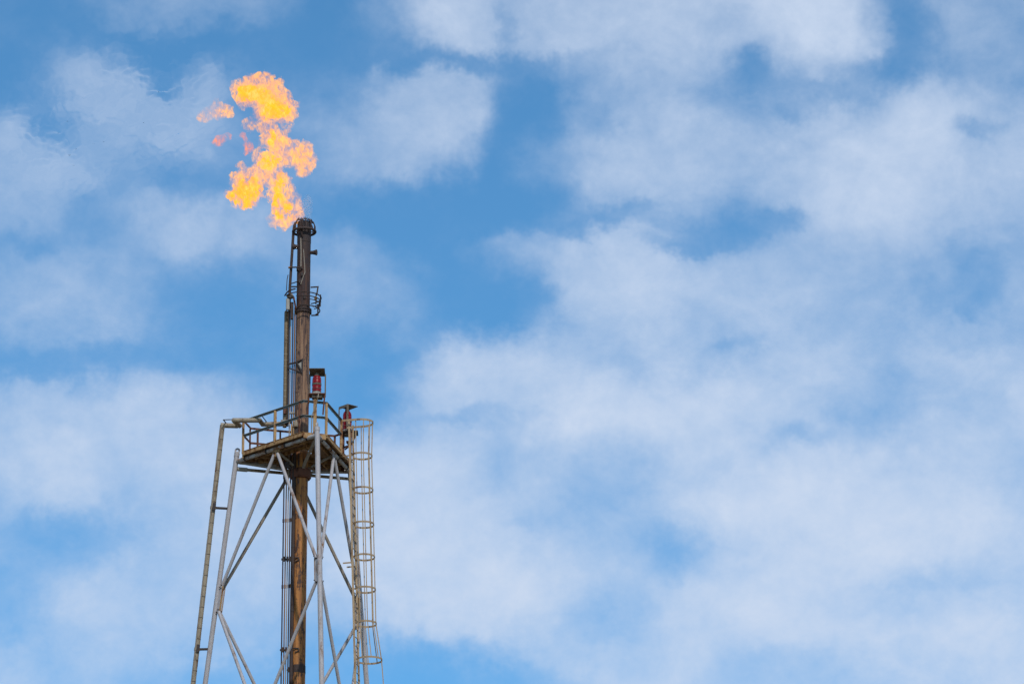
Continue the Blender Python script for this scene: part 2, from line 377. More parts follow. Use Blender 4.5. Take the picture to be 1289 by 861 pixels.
def lathe(name, prof, base, mat, parent=None, seg=28, axis=V((0, 0, 1))):
    base = V(base); a, b = frame(V(axis)); ax = V(axis).normalized(); v = []; f = []; m = len(prof)
    for r, z in prof:
        for i in range(seg):
            t = 2 * math.pi * i / seg; v.append(base + ax * z + a * (r * math.cos(t)) + b * (r * math.sin(t)))
    for k in range(m - 1):
        for i in range(seg):
            j = (i + 1) % seg; f.append((k * seg + i, k * seg + j, (k + 1) * seg + j, (k + 1) * seg + i))
    f.append(tuple(range(seg))[::-1]); f.append(tuple(range((m - 1) * seg, m * seg)))
    return link_mesh(name, v, f, mat, parent)

def arc(cx, cy, z, r, a0, a1, n=24, sq=1.0):
    return [V((cx + r * math.cos(a0 + (a1 - a0) * i / n), cy + r * sq * math.sin(a0 + (a1 - a0) * i / n), z)) for i in range(n + 1)]

# ------------------------------------------------------------------ ground
gm, gnt, gb = new_mat('dry_ground')
gt = gnt.nodes.new('ShaderNodeTexCoord'); gn = nnoise(gnt, gt.outputs['Object'], 0.08, 8, 0.6)
gn2 = nnoise(gnt, gt.outputs['Object'], 1.7, 6, 0.6)
gnt.links.new(nmixc(gnt, nrange(gnt, nmath(gnt, 'MULTIPLY_ADD', gn2, 0.4, gn), 0.5, 0.9), (0.12, 0.11, 0.07), (0.24, 0.20, 0.14)), gb.inputs['Base Color'])
gb.inputs['Roughness'].default_value = 0.95
g = link_mesh('ground', [(-9000, -9000, 0), (9000, -9000, 0), (9000, 9000, 0), (-9000, 9000, 0)], [(0, 1, 2, 3)], gm, smooth=False)
tag(g, 'dry open ground below the tower', None, None, 'structure')

# ------------------------------------------------------------------ flare tower: three splayed legs, ring pipes, braces, platform
A0 = math.radians(15.6)
DV = {k: V((math.sin(A0 + t), -math.cos(A0 + t), 0)) for k, t in (('B', 0.0), ('C', 2 * math.pi / 3), ('A', -2 * math.pi / 3))}
ZR, R0, SL = 60.27, 2.26, 0.12
def leg_pt(k, h): return DV[k] * (R0 + SL * h) + V((0, 0, ZR - h))
tower = root('flare_tower', (0, 0, 0), 'three-legged grey steel pipe tower with a railed platform around the rusty flare stack', 'tower')
LEG_TOP = {'A': W(294, 571, leg_pt('A', 0).y).z, 'B': W(401, 538, leg_pt('B', 0).y).z, 'C': leg_pt('C', -0.25).z}
for k in 'ABC':
    top = leg_pt(k, ZR - LEG_TOP[k]); foot = leg_pt(k, ZR - 0.02)
    n = 14; pts = [foot.lerp(top, i / n) for i in range(n + 1)]
    lg = tube('leg', pts, [0.16 - 0.078 * i / n * min(1, 1.0) for i in range(n + 1)] if False else [0.083 + 0.06 * max(0, 1 - i / 8) for i in range(n + 1)], 'grey', tower, 18)
    d = (top - foot).normalized()
    tube('cap', [top - d * 0.12, top + d * 0.015], 0.093, 'grey', lg, 18)
    # lifting lug: an eye plate on the cap
    side = frame(d)[0] if k != 'B' else V((math.sin(1.35), math.cos(1.35), 0))
    side = V((1, 0.12, 0)).normalized() if k != 'B' else V((0.12, 1, 0)).normalized()
    o_ = []; i_ = []
    ce = top + d * 0.10
    for q in range(20):
        t = 2 * math.pi * q / 20
        o_.append(ce + side * 0.092 * math.cos(t) + d * (0.092 if math.sin(t) > 0 else 0.13) * math.sin(t)); i_.append(ce + side * 0.036 * math.cos(t) + d * 0.036 * math.sin(t))
    nn = side.cross(d).normalized() * 0.03
    vv = [p + nn for p in o_] + [p + nn for p in i_] + [p - nn for p in o_] + [p - nn for p in i_]; ff = []
    for q in range(20):
        r = (q + 1) % 20
        ff += [(q, r, 20 + r, 20 + q), (40 + q, 60 + q, 60 + r, 40 + r), (q, 40 + q, 40 + r, r), (20 + q, 20 + r, 60 + r, 60 + q)]
    link_mesh('lifting_lug', vv, ff, 'grey', lg)
    if k == 'A': lg['label'] = 'left leg with an eye-shaped lifting lug'
    tube('footing', [V((foot.x, foot.y, 0.003)), V((foot.x, foot.y, 0.35))], 0.5, 'white_fit', lg, 16)

def face_gusset(p, u, v, wu, hv, t, mat='grey', bolts=((0.6, 0.25), (0.6, 0.75))):
    """a plate from p reaching wu along u and hv (centred) along v"""
    u = u.normalized(); v = v.normalized()
    poly = [p - v * hv / 2, p + u * wu - v * hv * 0.36, p + u * wu + v * hv * 0.36, p + v * hv / 2]
    gp = plate('gusset', poly, t, mat, tower); n = u.cross(v).normalized()
    if n.y > 0: n = -n
    for a, b in bolts:
        c = p + u * wu * a + v * hv * (b - 0.5) * 0.8
        tube('bolt', [c + n * t * 0.3, c + n * (t / 2 + 0.022)], 0.016, 'dark', gp, 6)
    return gp

BAYS = [(0.0, 4.75, 9.55)]
h = 9.55
for step in (6.2, 7.4, 8.6): BAYS.append((h, h + step, h + 2 * step)); h += 2 * step
PAIRS = (('A', 'B'), ('B', 'C'), ('A', 'C'))
for bi, (h0, hm, h1) in enumerate(BAYS):
    near = bi < 1
    for (k, l) in PAIRS:
        p, q = leg_pt(k, h0), leg_pt(l, h0); e = (q - p).normalized()
        rg = tube('ring_pipe', [p + e * 0.07, q - e * 0.07], 0.064, 'grey_rusty' if near else 'grey', tower, 16)
        if near:
            # dark saddle clamps round the ring pipe
            for t in (0.12, 0.385, 0.615, 0.88):
                c = p.lerp(q, t); tube('clamp', [c - e * 0.035, c + e * 0.035], 0.074, 'dark', rg, 16)
            for t in (0.06, 0.94):
                c = p.lerp(q, t); tube('sleeve', [c - e * 0.10, c + e * 0.10], 0.072, 'grey_rusty', rg, 16)
        mid = (p + q) / 2; dn = ((leg_pt(k, h0 + 3) + leg_pt(l, h0 + 3)) / 2 - mid).normalized()
        gp = face_gusset(mid + dn * 0.03, dn, e, 0.26, 0.34, 0.03, 'beige' if (k, l) == ('A', 'B') and near else 'grey',
                         ((0.35, 0.1), (0.75, 0.12), (0.35, 0.9), (0.75, 0.88), (0.5, 0.3), (0.5, 0.7)))
        for (kk, other, sg) in ((k, l, 1), (l, k, -1)):
            ee = e * sg
            n0 = leg_pt(kk, hm - 0.42); n1 = leg_pt(kk, hm + 0.42); ld = (n0 - n1).normalized()
            off = ee * 0.165
            br_m = {('A', 'C'): 'brown_grey'}.get((k, l), 'grey')
            st = mid + dn * 0.20 - ee * 0.085; en = n0 + off
            bd = (en - st).normalized()
            b = tube('brace', [st, en + bd * 0.04], 0.056, br_m, tower, 14)
            # lower half of the bay
            m1 = (leg_pt(k, h1) + leg_pt(l, h1)) / 2
            st2 = n1 + off; en2 = m1 - dn * 0.20 - ee * 0.10
            tube('brace', [st2 - (en2 - st2).normalized() * 0.04, en2], 0.056, 'grey', tower, 14)
            # tall node plate on the leg in this face, with a rusty edge bar
            gm_ = plate('gusset', [n1 + ee * 0.07 - ld * 0.03, n1 + ee * 0.215 - ld * 0.03, n0 + ee * 0.215 + ld * 0.03, n0 + ee * 0.07 + ld * 0.03], 0.028, 'grey', tower)
            if near:
                bar('edge_bar', n1 + ee * 0.225, n0 + ee * 0.225, 0.05, 0.02, 'beige', gm_, side=ee.cross(ld))
                nrm = ee.cross(ld).normalized(); nrm = nrm if nrm.y < 0 else -nrm
                for cpt in (n0, n1):
                    for t in (-0.035, 0.035):
                        c = cpt + ee * (0.165 + t) + ld * t
                        tube('bolt', [c, c + nrm * 0.075], 0.018, 'dark', gm_, 6)
# extra pipe behind, just under the A-C ring
p, q = leg_pt('A', 0.24), leg_pt('C', 0.24); e = (q - p).normalized()
tie = tube('tie_pipe', [p + e * 0.08, q - e * 0.08], 0.052, 'cladding', tower, 14)
tube('sleeve', [p + e * 0.09, p + e * 0.42], 0.072, 'white_fit', tie, 14)

# --- platform
ZF, RT, HT = 60.42, 1.90, 0.385
HEX = []
for k in 'BCA':
    d = DV[k]; pr = V((-d.y, d.x, 0))
    HEX += [d * RT - pr * HT, d * RT + pr * HT]                # corners in order B-,B+,C-,C+,A-,A+
def hexz(z, sc_=1.0): return [V((p.x * sc_, p.y * sc_, z)) for p in HEX]
# deck with a round hole for the stack
def deck():
    outer = []
    hx = hexz(0, 0.985); n = 8
    for i in range(6):
        for j in range(n): outer.append(hx[i].lerp(hx[(i + 1) % 6], j / n))
    k = len(outer); inner = []
    for p in outer:
        t = math.atan2(p.y, p.x); inner.append(V((0.36 * math.cos(t), 0.36 * math.sin(t), 0)))
    v = []; f = []
    for z in (ZF, ZF - 0.035): v += [p + V((0, 0, z)) for p in outer] + [p + V((0, 0, z)) for p in inner]
    for i in range(k):
        j = (i + 1) % k
        f += [(i, j, k + j, k + i), (2 * k + i, 3 * k + i, 3 * k + j, 2 * k + j), (i, 2 * k + i, 2 * k + j, j), (k + i, k + j, 3 * k + j, 3 * k + i)]
    return link_mesh('platform_deck', v, f, 'deck', tower, smooth=False)
dk = deck(); dk['label'] = 'six-sided rusty platform deck'
for i in range(6):
    p, q = hexz(0)[i], hexz(0)[(i + 1) % 6]; e = (q - p).normalized(); nrm = V((e.y, -e.x, 0))
    hgt = 0.115 if i % 2 else 0.20
    z0 = ZF - 0.09 if i % 2 else ZF - 0.17
    c = V((0, 0, z0 + hgt / 2))
    bar('toe_board', p + c + e * 0.008, q + c - e * 0.008, 0.055, hgt, 'beige', dk, side=nrm)
    if i % 2:
        z1 = V((0, 0, ZF + 0.035)); angle_iron('edge_angle', p + z1 + e * 0.01 - nrm * 0.01, q + z1 - e * 0.01 - nrm * 0.01, 0.06, 0.012, 'beige', dk, side=nrm)
for i in (1, 3, 5):                                               # joists under the deck, parallel to each long edge
    p, q = HEX[i], HEX[(i + 1) % 6]; e = (q - p).normalized(); mid = (p + q) / 2
    for f_, ext in ((0.70, 1.25), (0.36, 1.55)):
        c = V((mid.x * f_, mid.y * f_, ZF - 0.105 - 0.001 * i)); bar('joist', c - e * ext, c + e * ext, 0.05, 0.12, 'beige', dk, side=V((mid.x, mid.y, 0)))
# short stools that carry the deck on the ring pipes
for (k, l) in PAIRS:
    p, q = leg_pt(k, 0), leg_pt(l, 0)
    for t in (0.12, 0.385, 0.615, 0.88):
        c = p.lerp(q, t); c = c * 1.0
        bar('stool', c + V((0, 0, 0.05)), V((c.x, c.y, ZF - 0.04)), 0.11, 0.07, 'dark', dk, side=q - p)
for k in 'ABC':                                                   # rusty cantilever stubs at the corners
    d = DV[k]; bar('bracket', d * 1.55 + V((0, 0, ZF - 0.14)), d * (RT + 0.02) + V((0, 0, ZF - 0.13)), 0.09, 0.12, 'deck', dk)
# guide collar round the stack, held by radial pipes
col_ = lathe('guide_collar', [(0.25, 0), (0.31, 0), (0.345, 0.05), (0.345, 0.28), (0.32, 0.32), (0.25, 0.32)], (0, 0, ZR - 0.80), 'rust', tower, 32)
for k in 'ABC':
    d = DV[k]
    tube('radial_pipe', [d * (R0 - 0.12) + V((0, 0, ZR - 0.03)), d * 0.55 + V((0, 0, ZR - 0.42)), d * 0.37 + V((0, 0, ZR - 0.50))], 0.052, 'brown_grey', tower, 12)
for (k, l) in PAIRS:
    mid = (leg_pt(k, 0) + leg_pt(l, 0)) / 2; d = V((mid.x, mid.y, 0)).normalized()
    tube('radial_pipe', [d * 1.08 + V((0, 0, ZR - 0.06)), d * 0.36 + V((0, 0, ZR - 0.40))], 0.045, 'brown_grey', tower, 12)
    bar('junction_box', d * 0.62 + V((0, 0, ZR - 0.56)), d * 0.62 + V((0, 0, ZR - 0.36)), 0.16, 0.12, 'dark', tower)

# --- guardrail
ZT, ZM = ZF + 1.115, ZF + 0.60
e_bc = (HEX[2] - HEX[1]).normalized(); n_bc = V((e_bc.y, -e_bc.x, 0))
GN = WZ(427.5, 529.0, ZT); GF = WZ(433.0, 538.5, ZT)
tg0 = (GN - HEX[1]).dot(e_bc); tg1 = tg0 + 0.74
GN = HEX[1] + e_bc * tg0; GF = HEX[1] + e_bc * tg1            # gate in the B-C edge where the ladder arrives
rails = [[GN, HEX[1], HEX[0], HEX[5], HEX[4], HEX[3], HEX[2]] if tg1 > (HEX[2] - HEX[1]).length - 0.05 else [GN, HEX[1], HEX[0], HEX[5], HEX[4], HEX[3], HEX[2], GF]]
gr = None
def rail_seg(a, b, z, mat, nm, par):
    d = (b - a).normalized()
    return angle_iron(nm, V((a.x, a.y, z)) - d * 0.02, V((b.x, b.y, z)) + d * 0.02, 0.072, 0.016, mat, par, side=V((0, 0, -1)))
path = rails[0]
for i in range(len(path) - 1):
    front = i < 3
    tr = rail_seg(path[i], path[i + 1], ZT, 'teal' if front else 'rust', 'top_rail', tower)
    mr = rail_seg(path[i], path[i + 1], ZM, 'teal' if front else 'rust', 'mid_rail', tower)
def edge_pt(i, t): return HEX[i].lerp(HEX[(i + 1) % 6], t)
def on_edge(i, px):                                              # point of deck edge i seen at photo column px
    best = min((abs((V((edge_pt(i, t / 200).x, edge_pt(i, t / 200).y, ZF)) - WZ(px, 560, ZF)).dot(V((1, 0, 0)))
                 - 0), t) for t in range(201))
    lo = []
    for t in range(201):
        p = edge_pt(i, t / 200); P = V((p.x, p.y, ZF)) - CAM
        d = P.y * c_ + P.z * s_; lo.append((abs(644.5 + P.x * F / d - px), t))
    return edge_pt(i, min(lo)[1] / 200)
POSTS = [(on_edge(5, 346), 0.085, 'beige'), (on_edge(5, 376.5), 0.05, 'rust'), (HEX[5], 0.07, 'beige'), (HEX[4], 0.05, 'rust'),
         (HEX[1], 0.075, 'beige'), (GN, 0.08, 'beige'), (on_edge(3, 324), 0.06, 'rust'), (on_edge(3, 352), 0.05, 'rust'), (on_edge(3, 404), 0.05, 'rust'),
         (HEX[3], 0.06, 'rust'), (HEX[2], 0.06, 'rust'), (on_edge(5, 326), 0.05, 'rust')]
for p, w, m in POSTS[:-1]:
    angle_iron('rail_post', V((p.x, p.y, ZF - 0.02)) * 1.0, V((p.x, p.y, ZT - 0.01)), w, 0.014, m, tower, side=V((1, 0.3, 0)))

# ------------------------------------------------------------------ flare stack
stack = root('flare_stack', (0, 0, 0), 'tall rusty brown flare stack pipe with a flanged joint and sooty burner tip', 'flare stack')
ZFL, ZTOP = zat(393.5), zat(280.5)
rs = 0.236
pts = [V((0, 0, 0.003 + (ZFL - 0.003) * i / 20)) for i in range(21)]
tube('stack_pipe', pts, rs, 'stack', stack, 40)
for zc in (zat(843), zat(740) - 2.9 * 2, ):
    tube('clamp_band', [V((0, 0, zc - 0.13)), V((0, 0, zc + 0.13))], rs + 0.008, 'charred', stack, 40)
lathe('flange', [(0.235, 0), (0.285, 0), (0.285, 0.055), (0.25, 0.06), (0.25, 0.075), (0.285, 0.08), (0.285, 0.135), (0.225, 0.135)], (0, 0, ZFL - 0.03), 'charred', stack, 40)
for i in range(16):
    t = 2 * math.pi * (i + 0.5) / 16; c = V((0.268 * math.cos(t), 0.268 * math.sin(t), ZFL - 0.055))
    tube('flange_bolt', [c, c + V((0, 0, 0.18))], 0.014, 'dark', stack, 6)
ru = 0.226
def tip():
    prof = [(ru, 0), (ru, ZTOP - 0.75 - ZFL - 0.1), (ru + 0.008, ZTOP - 0.74 - ZFL - 0.1), (ru + 0.008, ZTOP - ZFL - 0.1), (ru - 0.02, ZTOP - ZFL - 0.1), (ru - 0.02, ZTOP - ZFL - 1.2)]
    return lathe('burner_barrel', prof, (0, 0, ZFL + 0.1), 'stack', stack, 40)
tip()
ZM1 = zat(292.0); RM = 0.375
ring = tube('steam_ring', arc(0, 0, ZM1, RM, 0, 2 * math.pi, 48)[:-1], 0.043, 'charred', stack, 12, closed=True)
for i in range(12):                                               # steam nozzles rising from the ring, each with a spiky head bent over the rim
    t = 2 * math.pi * (i + 0.35) / 12; d = V((math.cos(t), math.sin(t), 0))
    hh = random.uniform(-0.02, 0.03); zt = ZTOP + 0.02 + hh
    nz = tube('nozzle', [d * RM + V((0, 0, ZM1)), d * (RM - 0.005) + V((0, 0, zt - 0.14)), d * (RM - 0.05) + V((0, 0, zt - 0.03)), d * (RM - 0.10) + V((0, 0, zt))], 0.019, 'charred', stack, 8)
    hc = d * (RM - 0.10) + V((0, 0, zt + 0.005)); sd_ = V((-d.y, d.x, 0))
    for q in range(5):
        an = math.pi * (q / 4); dv = (sd_ * math.cos(an) + V((0, 0, 1)) * math.sin(an) - d * 0.25).normalized()
        tube('nozzle_jet', [hc, hc + dv * 0.09], [0.016, 0.010], 'charred', nz, 6)
for i in range(6):
    t = 2 * math.pi * (i + 0.1) / 6; d = V((math.cos(t), math.sin(t), 0))
    bar('ring_stay', d * ru + V((0, 0, ZM1)), d * RM + V((0, 0, ZM1)), 0.04, 0.03, 'charred', stack)
# side stubs
zs = zat(318.5); lathe('side_stub', [(0.06, 0.15), (0.06, 0.30), (0.085, 0.40), (0.10, 0.425), (0.10, 0.45), (0.05, 0.45)], (0, 0, zs), 'charred', stack, 20, axis=V((1, -0.25, -0.06)))
zs = zat(311.5); lathe('side_stub', [(0.075, 0.15), (0.075, 0.30), (0.095, 0.31), (0.095, 0.40), (0.05, 0.40)], (0, 0, zs), 'charred', stack, 20, axis=V((-1, -0.15, 0)))
# pilot line leaning in from the left and thin gas lines up the front
tube('pilot_pipe', [W(370.2, 286, -0.05), W(369.3, 293, -0.05), W(365.0, 360, -0.05), W(364.3, 381, -0.05)], 0.047, 'charred', stack, 12)
def on_pipe(px, py, r=None):                                      # a spot on the near face of the pipe
    r = r or ru + 0.02
    x = W(px, py, -0.2).x; y = -math.sqrt(max(0.0, r * r - x * x)) if abs(x) < r else 0.0
    return W(px, py, y)
tube('igniter_lance', [on_pipe(380.5, 277, 0.30), on_pipe(379.2, 288, 0.30), on_pipe(380, 294, 0.27), on_pipe(381, 299)], [0.028, 0.045, 0.04, 0.02], 'charred', stack, 10)
tube('gas_line', [on_pipe(378.6, 300), on_pipe(379, 318), on_pipe(378.8, 336)], 0.021, 'brown_grey', stack, 8)
tube('gas_line', [on_pipe(382, 314), on_pipe(383.3, 333), on_pipe(383.8, 343), on_pipe(381.5, 349), on_pipe(378.5, 358)], 0.016, 'brown_grey', stack, 8)
cl = tube('clamp_arm', [W(363.5, 337, -0.12), W(372, 336.5, -0.22), W(377, 337, -0.30), W(381, 338.5, -0.25)], 0.026, 'dark', stack, 8)
tube('valve', [W(363.2, 337, -0.12), W(367.5, 336.8, -0.14)], 0.036, 'ochre', cl, 10)
for px, py in ((380.3, 345), (377.8, 354), (374.7, 339), (383.5, 373)):
    c = on_pipe(px, py, 0.25); bar('pipe_clip', c - V((0, 0, 0.07)), c + V((0, 0, 0.05)), 0.075, 0.06, 'dark', stack)
tube('stay_rod', [W(378, 353.5, -0.24), W(367, 357, -0.1)], 0.018, 'dark', stack, 6)
tube('stay_rod', [W(374, 361, -0.15), W(367, 361, -0.1)], 0.025, 'dark', stack, 6)
tube('thermocouple_line', [W(362.6, 346, -0.2), W(361.4, 352, -0.2), W(360.6, 366, -0.2)], 0.014, 'dark', stack, 6)
# ring lines round the pipe where the gas lines branch off
for (py, r, a0, a1, rr) in ((375.2, 0.60, -2.75, 1.15, 0.020), (379.6, 0.585, -1.95, 1.0, 0.018), (383.2, 0.57, -1.5, 0.9, 0.015), (391.0, 0.56, -1.75, 0.75, 0.020)):
    tube('ring_line', arc(0, 0, zat(py), r, a0, a1, 30), rr, 'charred', stack, 8)
for px, pa, pb in ((403.5, 371, 386), (402, 379, 388.5), (398.0, 369, 383)):
    tube('ring_upright', [W(px, pa, -0.05), W(px - 0.4, pb, -0.05)], 0.02, 'charred', stack, 8)
c = W(397.5, 375.5, -0.3); lathe('line_valve', [(0.02, -0.07), (0.05, -0.05), (0.055, 0.03), (0.02, 0.07)], c, 'beige', stack, 12)
tube('bracket_arm', [W(391, 361.8, 0), W(400.3, 361.2, 0), W(398.8, 371, -0.1)], 0.026, 'dark', stack, 8)
tube('bracket_arm', [W(400, 383, -0.1), W(400.2, 396.8, -0.05), W(392, 397.2, 0)], 0.024, 'dark', stack, 8)
tube('ring_line', [W(358.3, 372.5, -0.3), W(361, 368.5, -0.4), W(364.5, 365.3, -0.45), W(372, 363.6, -0.5)], 0.024, 'charred', stack, 8)
lathe('regulator', [(0.03, -0.09), (0.10, -0.08), (0.125, -0.02), (0.11, 0.02), (0.07, 0.06), (0.05, 0.09)], W(365.3, 372.5, -0.2), 'brown_grey', stack, 16)
bar('junction_box', W(362.2, 390, -0.25), W(362.4, 376.5, -0.25), 0.115, 0.10, 'white_fit', stack, side=V((1, 0.2, 0)))
bar('junction_box', W(367.4, 402, -0.2), W(367.4, 381, -0.2), 0.10, 0.10, 'charred', stack, side=V((1, 0.2, 0)))
tube('gas_line', [W(369.5, 374, -0.25), W(371, 381, -0.28), W(372.3, 389, -0.30)], 0.03, 'rust', stack, 8)
# triangular pipe bracket half way down
p0, p1, p2 = on_pipe(373.5, 456, 0.28), on_pipe(380.8, 452.5, 0.30), on_pipe(380.2, 469, 0.27)
tb = tube('pipe_bracket', [p0, p1, p2], 0.028, 'dark', stack, 6, closed=True)
tube('arm', [W(363, 458.5, -0.1), p0], 0.03, 'dark', tb, 6); tube('arm', [W(364, 463.5, -0.1), p2], 0.022, 'dark', tb, 6)
plate('backing_plate', [on_pipe(375.5, 458, 0.262), on_pipe(379.5, 455.5, 0.262), on_pipe(379.5, 465, 0.262)], 0.015, 'white_fit', tb)
# clamps that tie the conduits to the stack
for py in (704, 818, 843):
    z = zat(py)
    a = bar('conduit_clamp', V((-0.60 if py < 830 else -0.36, -0.02, z)), V((-0.20, -0.06, z - 0.02)), 0.07, 0.06, 'dark', stack)
    for dx in ((-0.52, -0.40, -0.30) if py < 830 else (-0.30,)):
        bar('clip', V((dx, -0.07, z - 0.09)), V((dx, -0.07, z + 0.08)), 0.07, 0.04, 'dark', a)
    if py < 830:
        c = on_pipe(373.5, py, 0.25); tube('u_bolt', [c + V((-0.13, 0, 0.07)), c + V((0.05, -0.02, 0.06)), c + V((0.07, -0.02, -0.03)), c + V((-0.06, 0, -0.07))], 0.02, 'dark', a, 6)

# ------------------------------------------------------------------ insulated riser, steam line with its expansion loop
zl = W(360, 533.5, 0.12).z
rx, ry = W(359.6, 450, 0.12).x, 0.12
steam = root('insulated_pipe', (leg_pt('A', ZR).x - 0.5, leg_pt('A', ZR).y, 0), 'clad pipe left of the tower that bends over to the platform', 'pipe')
q1 = WZ(280.0, 535.3, zl); q2 = WZ(299.5, 536.0, zl); q3 = WZ(295.0, 529.0, zl); q4 = WZ(326.0, 529.0, zl); q5 = WZ(330.5, 534.0, zl); q6 = V((rx + 0.02, ry, zl))
low = W(243.0, 861, leg_pt('A', 7.6).y - 0.05); tdir = (low - q1).normalized()
foot_s = q1 + tdir * ((q1.z - 0.05) / -tdir.z)
tube('down_pipe', [foot_s, foot_s.lerp(q1, 0.5), q1 - V((0, 0, 0.0))], 0.083, 'cladding', steam, 16)
tube('cross_pipe', [q1 + V((-0.06, 0, 0)), q2], 0.083, 'cladding', steam, 16)
tube('loop_pipe', [q2 + V((0.06, 0, 0.0)), q3 + V((-0.02, 0, 0))], 0.083, 'cladding', steam, 16)
tube('loop_pipe', [q3 + V((-0.06, 0, 0)), q4 + V((0.02, 0, 0)), q5, q6], 0.078, 'cladding', steam, 16)
nb = 0
tt = 0.5
while tt < 10.5:                                                  # cladding joint bands down the pipe
    c = q1 + tdir * tt; tube('joint_band', [c - tdir * 0.009, c + tdir * 0.009], 0.0855, 'dark', steam, 16); tt += 0.36
tracer = V((-0.06, -0.075, 0)); tube('tracer_line', [foot_s + tracer, q1 + tracer + V((0, 0, -0.1))], 0.016, 'brown_grey', steam, 8)
for py in (641, 816):                                             # brackets to the left leg
    c = W(q1.x, py, 0); pz = W(270, py, 0.6).z
    a = q1 + tdir * ((q1.z - pz) / -tdir.z); b = leg_pt('A', ZR - pz)
    br = bar('leg_bracket', a + (b - a).normalized() * 0.05, b + V((0, 0, 0.03)), 0.07, 0.07, 'dark', steam)
    bar('saddle', a + V((0.02, -0.06, -0.13)), a + V((0.05, -0.06, 0.13)), 0.10, 0.12, 'dark', br, side=V((1, 0, 0)))
    tube('collar', [a - tdir * 0.05, a + tdir * 0.05], 0.098, 'cladding', br, 16)
zr1 = V((0, 0, 0.10))
tube('guide_rod', [WZ(281.2, 528.4, zl + 0.08), WZ(291.5, 528.0, zl + 0.08)], 0.016, 'dark', steam, 6)
tube('guide_rod', [WZ(281.2, 528.4, zl + 0.08), WZ(287, 535.5, zl + 0.08)], 0.020, 'dark', steam, 6)
tube('guide_rod', [WZ(330.5, 524.5, zl + 0.08), WZ(335.5, 531, zl + 0.08)], 0.018, 'dark', steam, 6)

riser = root('riser_pipe', (rx, ry, zl), 'tarnished clad riser pipe running up beside the rusty flare stack', 'pipe')
ztop = W(360, 392, ry).z
rp = tube('clad_pipe', [V((rx, ry, zl - 0.12)), V((rx, ry, ztop - 0.04)), V((rx, ry, ztop)), V((rx, ry, ztop + 0.03))], [0.066, 0.066, 0.055, 0.02], 'cladding_dark', riser, 16)
zz = zl + 0.3
while zz < ztop - 0.1:
    tube('joint_band', [V((rx, ry, zz - 0.01)), V((rx, ry, zz + 0.01))], 0.0685, 'cladding', rp, 16); zz += 0.215
tube('bare_pipe', [V((rx + 0.095, ry - 0.05, zl - 0.1)), V((rx + 0.095, ry - 0.05, zat(376)))], 0.036, 'dark', riser, 12)
bar('pipe_shoe', W(358.5, 521, 0.0), W(358.5, 513, 0.0), 0.09, 0.10, 'rust', riser); bar('pipe_shoe', W(353.5, 531, 0.05), W(367, 530.5, 0.05), 0.12, 0.12, 'brown_grey', riser)

# ------------------------------------------------------------------ conduits beside the stack
def conduit(name, x, y, z0, z1, r, mat, label):
    o = root(name, (x, y, z0), label, 'conduit', 'conduits strapped beside the flare stack')
    n = 6; pts = [V((x, y, z0 + (z1 - z0) * i / n)) for i in range(n + 1)]
    tube('conduit_line', pts, r, mat, o, 8)
    zz = z0 + 1.2
    for zc in (zat(738), zat(600), zat(655)):
        if z0 < zc < z1: tube('coupling', [V((x, y, zc - 0.06)), V((x, y, zc + 0.06))], r * 1.5, mat, o, 8)
    return o
conduit('conduit', -0.553, 0.03, 0.003, ZF - 0.05, 0.023, 'wire', 'dark conduit farthest left of the stack below the platform')
conduit('conduit', -0.474, 0.0, 0.003, ZF - 0.05, 0.021, 'ochre', 'rusty conduit second from left below the platform')
conduit('conduit', -0.405, -0.02, 0.003, zat(395), 0.018, 'cream', 'pale thin conduit third from left, running on up beside the riser')
conduit('conduit', -0.335, -0.04, 0.003, zat(395), 0.022, 'wire', 'dark purplish conduit fourth from left, nearly touching the stack')
conduit('conduit', -0.268, -0.09, 0.003, zat(388), 0.024, 'ochre', 'ochre conduit hugging the left edge of the stack')
o = root('side_pipe', (-0.215, -0.2, 0.003), 'dark sooty pipe running up the left face of the ochre stack below the platform', 'pipe')
tube('pipe_run', [V((-0.215, -0.205, 0.003 + (ZF - 0.06) * i / 8)) for i in range(9)], 0.057, 'charred', o, 14)
for py in (612, 690, 770, 850): tube('coupling', [V((-0.215, -0.205, zat(py) - 0.05)), V((-0.215, -0.205, zat(py) + 0.05))], 0.066, 'dark', o, 14)
# control boxes standing on the deck by the stack
bx = root('valve_cluster', W(371, 549, -0.35), 'small dark valve cluster on the deck at the foot of the upper stack', 'valve')
bar('valve_box', W(371.5, 552, -0.35), W(371.5, 537, -0.35), 0.20, 0.15, 'dark', bx); bar('upright', W(367, 552, -0.4), W(367, 534, -0.4), 0.05, 0.05, 'beige', bx)
lathe('valve_bonnet', [(0.03, -0.12), (0.07, -0.10), (0.08, 0.0), (0.05, 0.08), (0.03, 0.14)], W(372.3, 533.5, -0.45), 'cladding', bx, 14)
bar('upright', W(369.6, 552, -0.42), W(369.6, 513, -0.42), 0.03, 0.03, 'beige', bx); bar('upright', W(365, 520, -0.42), W(365, 512, -0.42), 0.03, 0.03, 'beige', bx)
tube('coupling', [W(364, 520, -0.42), W(371, 520, -0.42)], 0.04, 'white_fit', bx, 8)
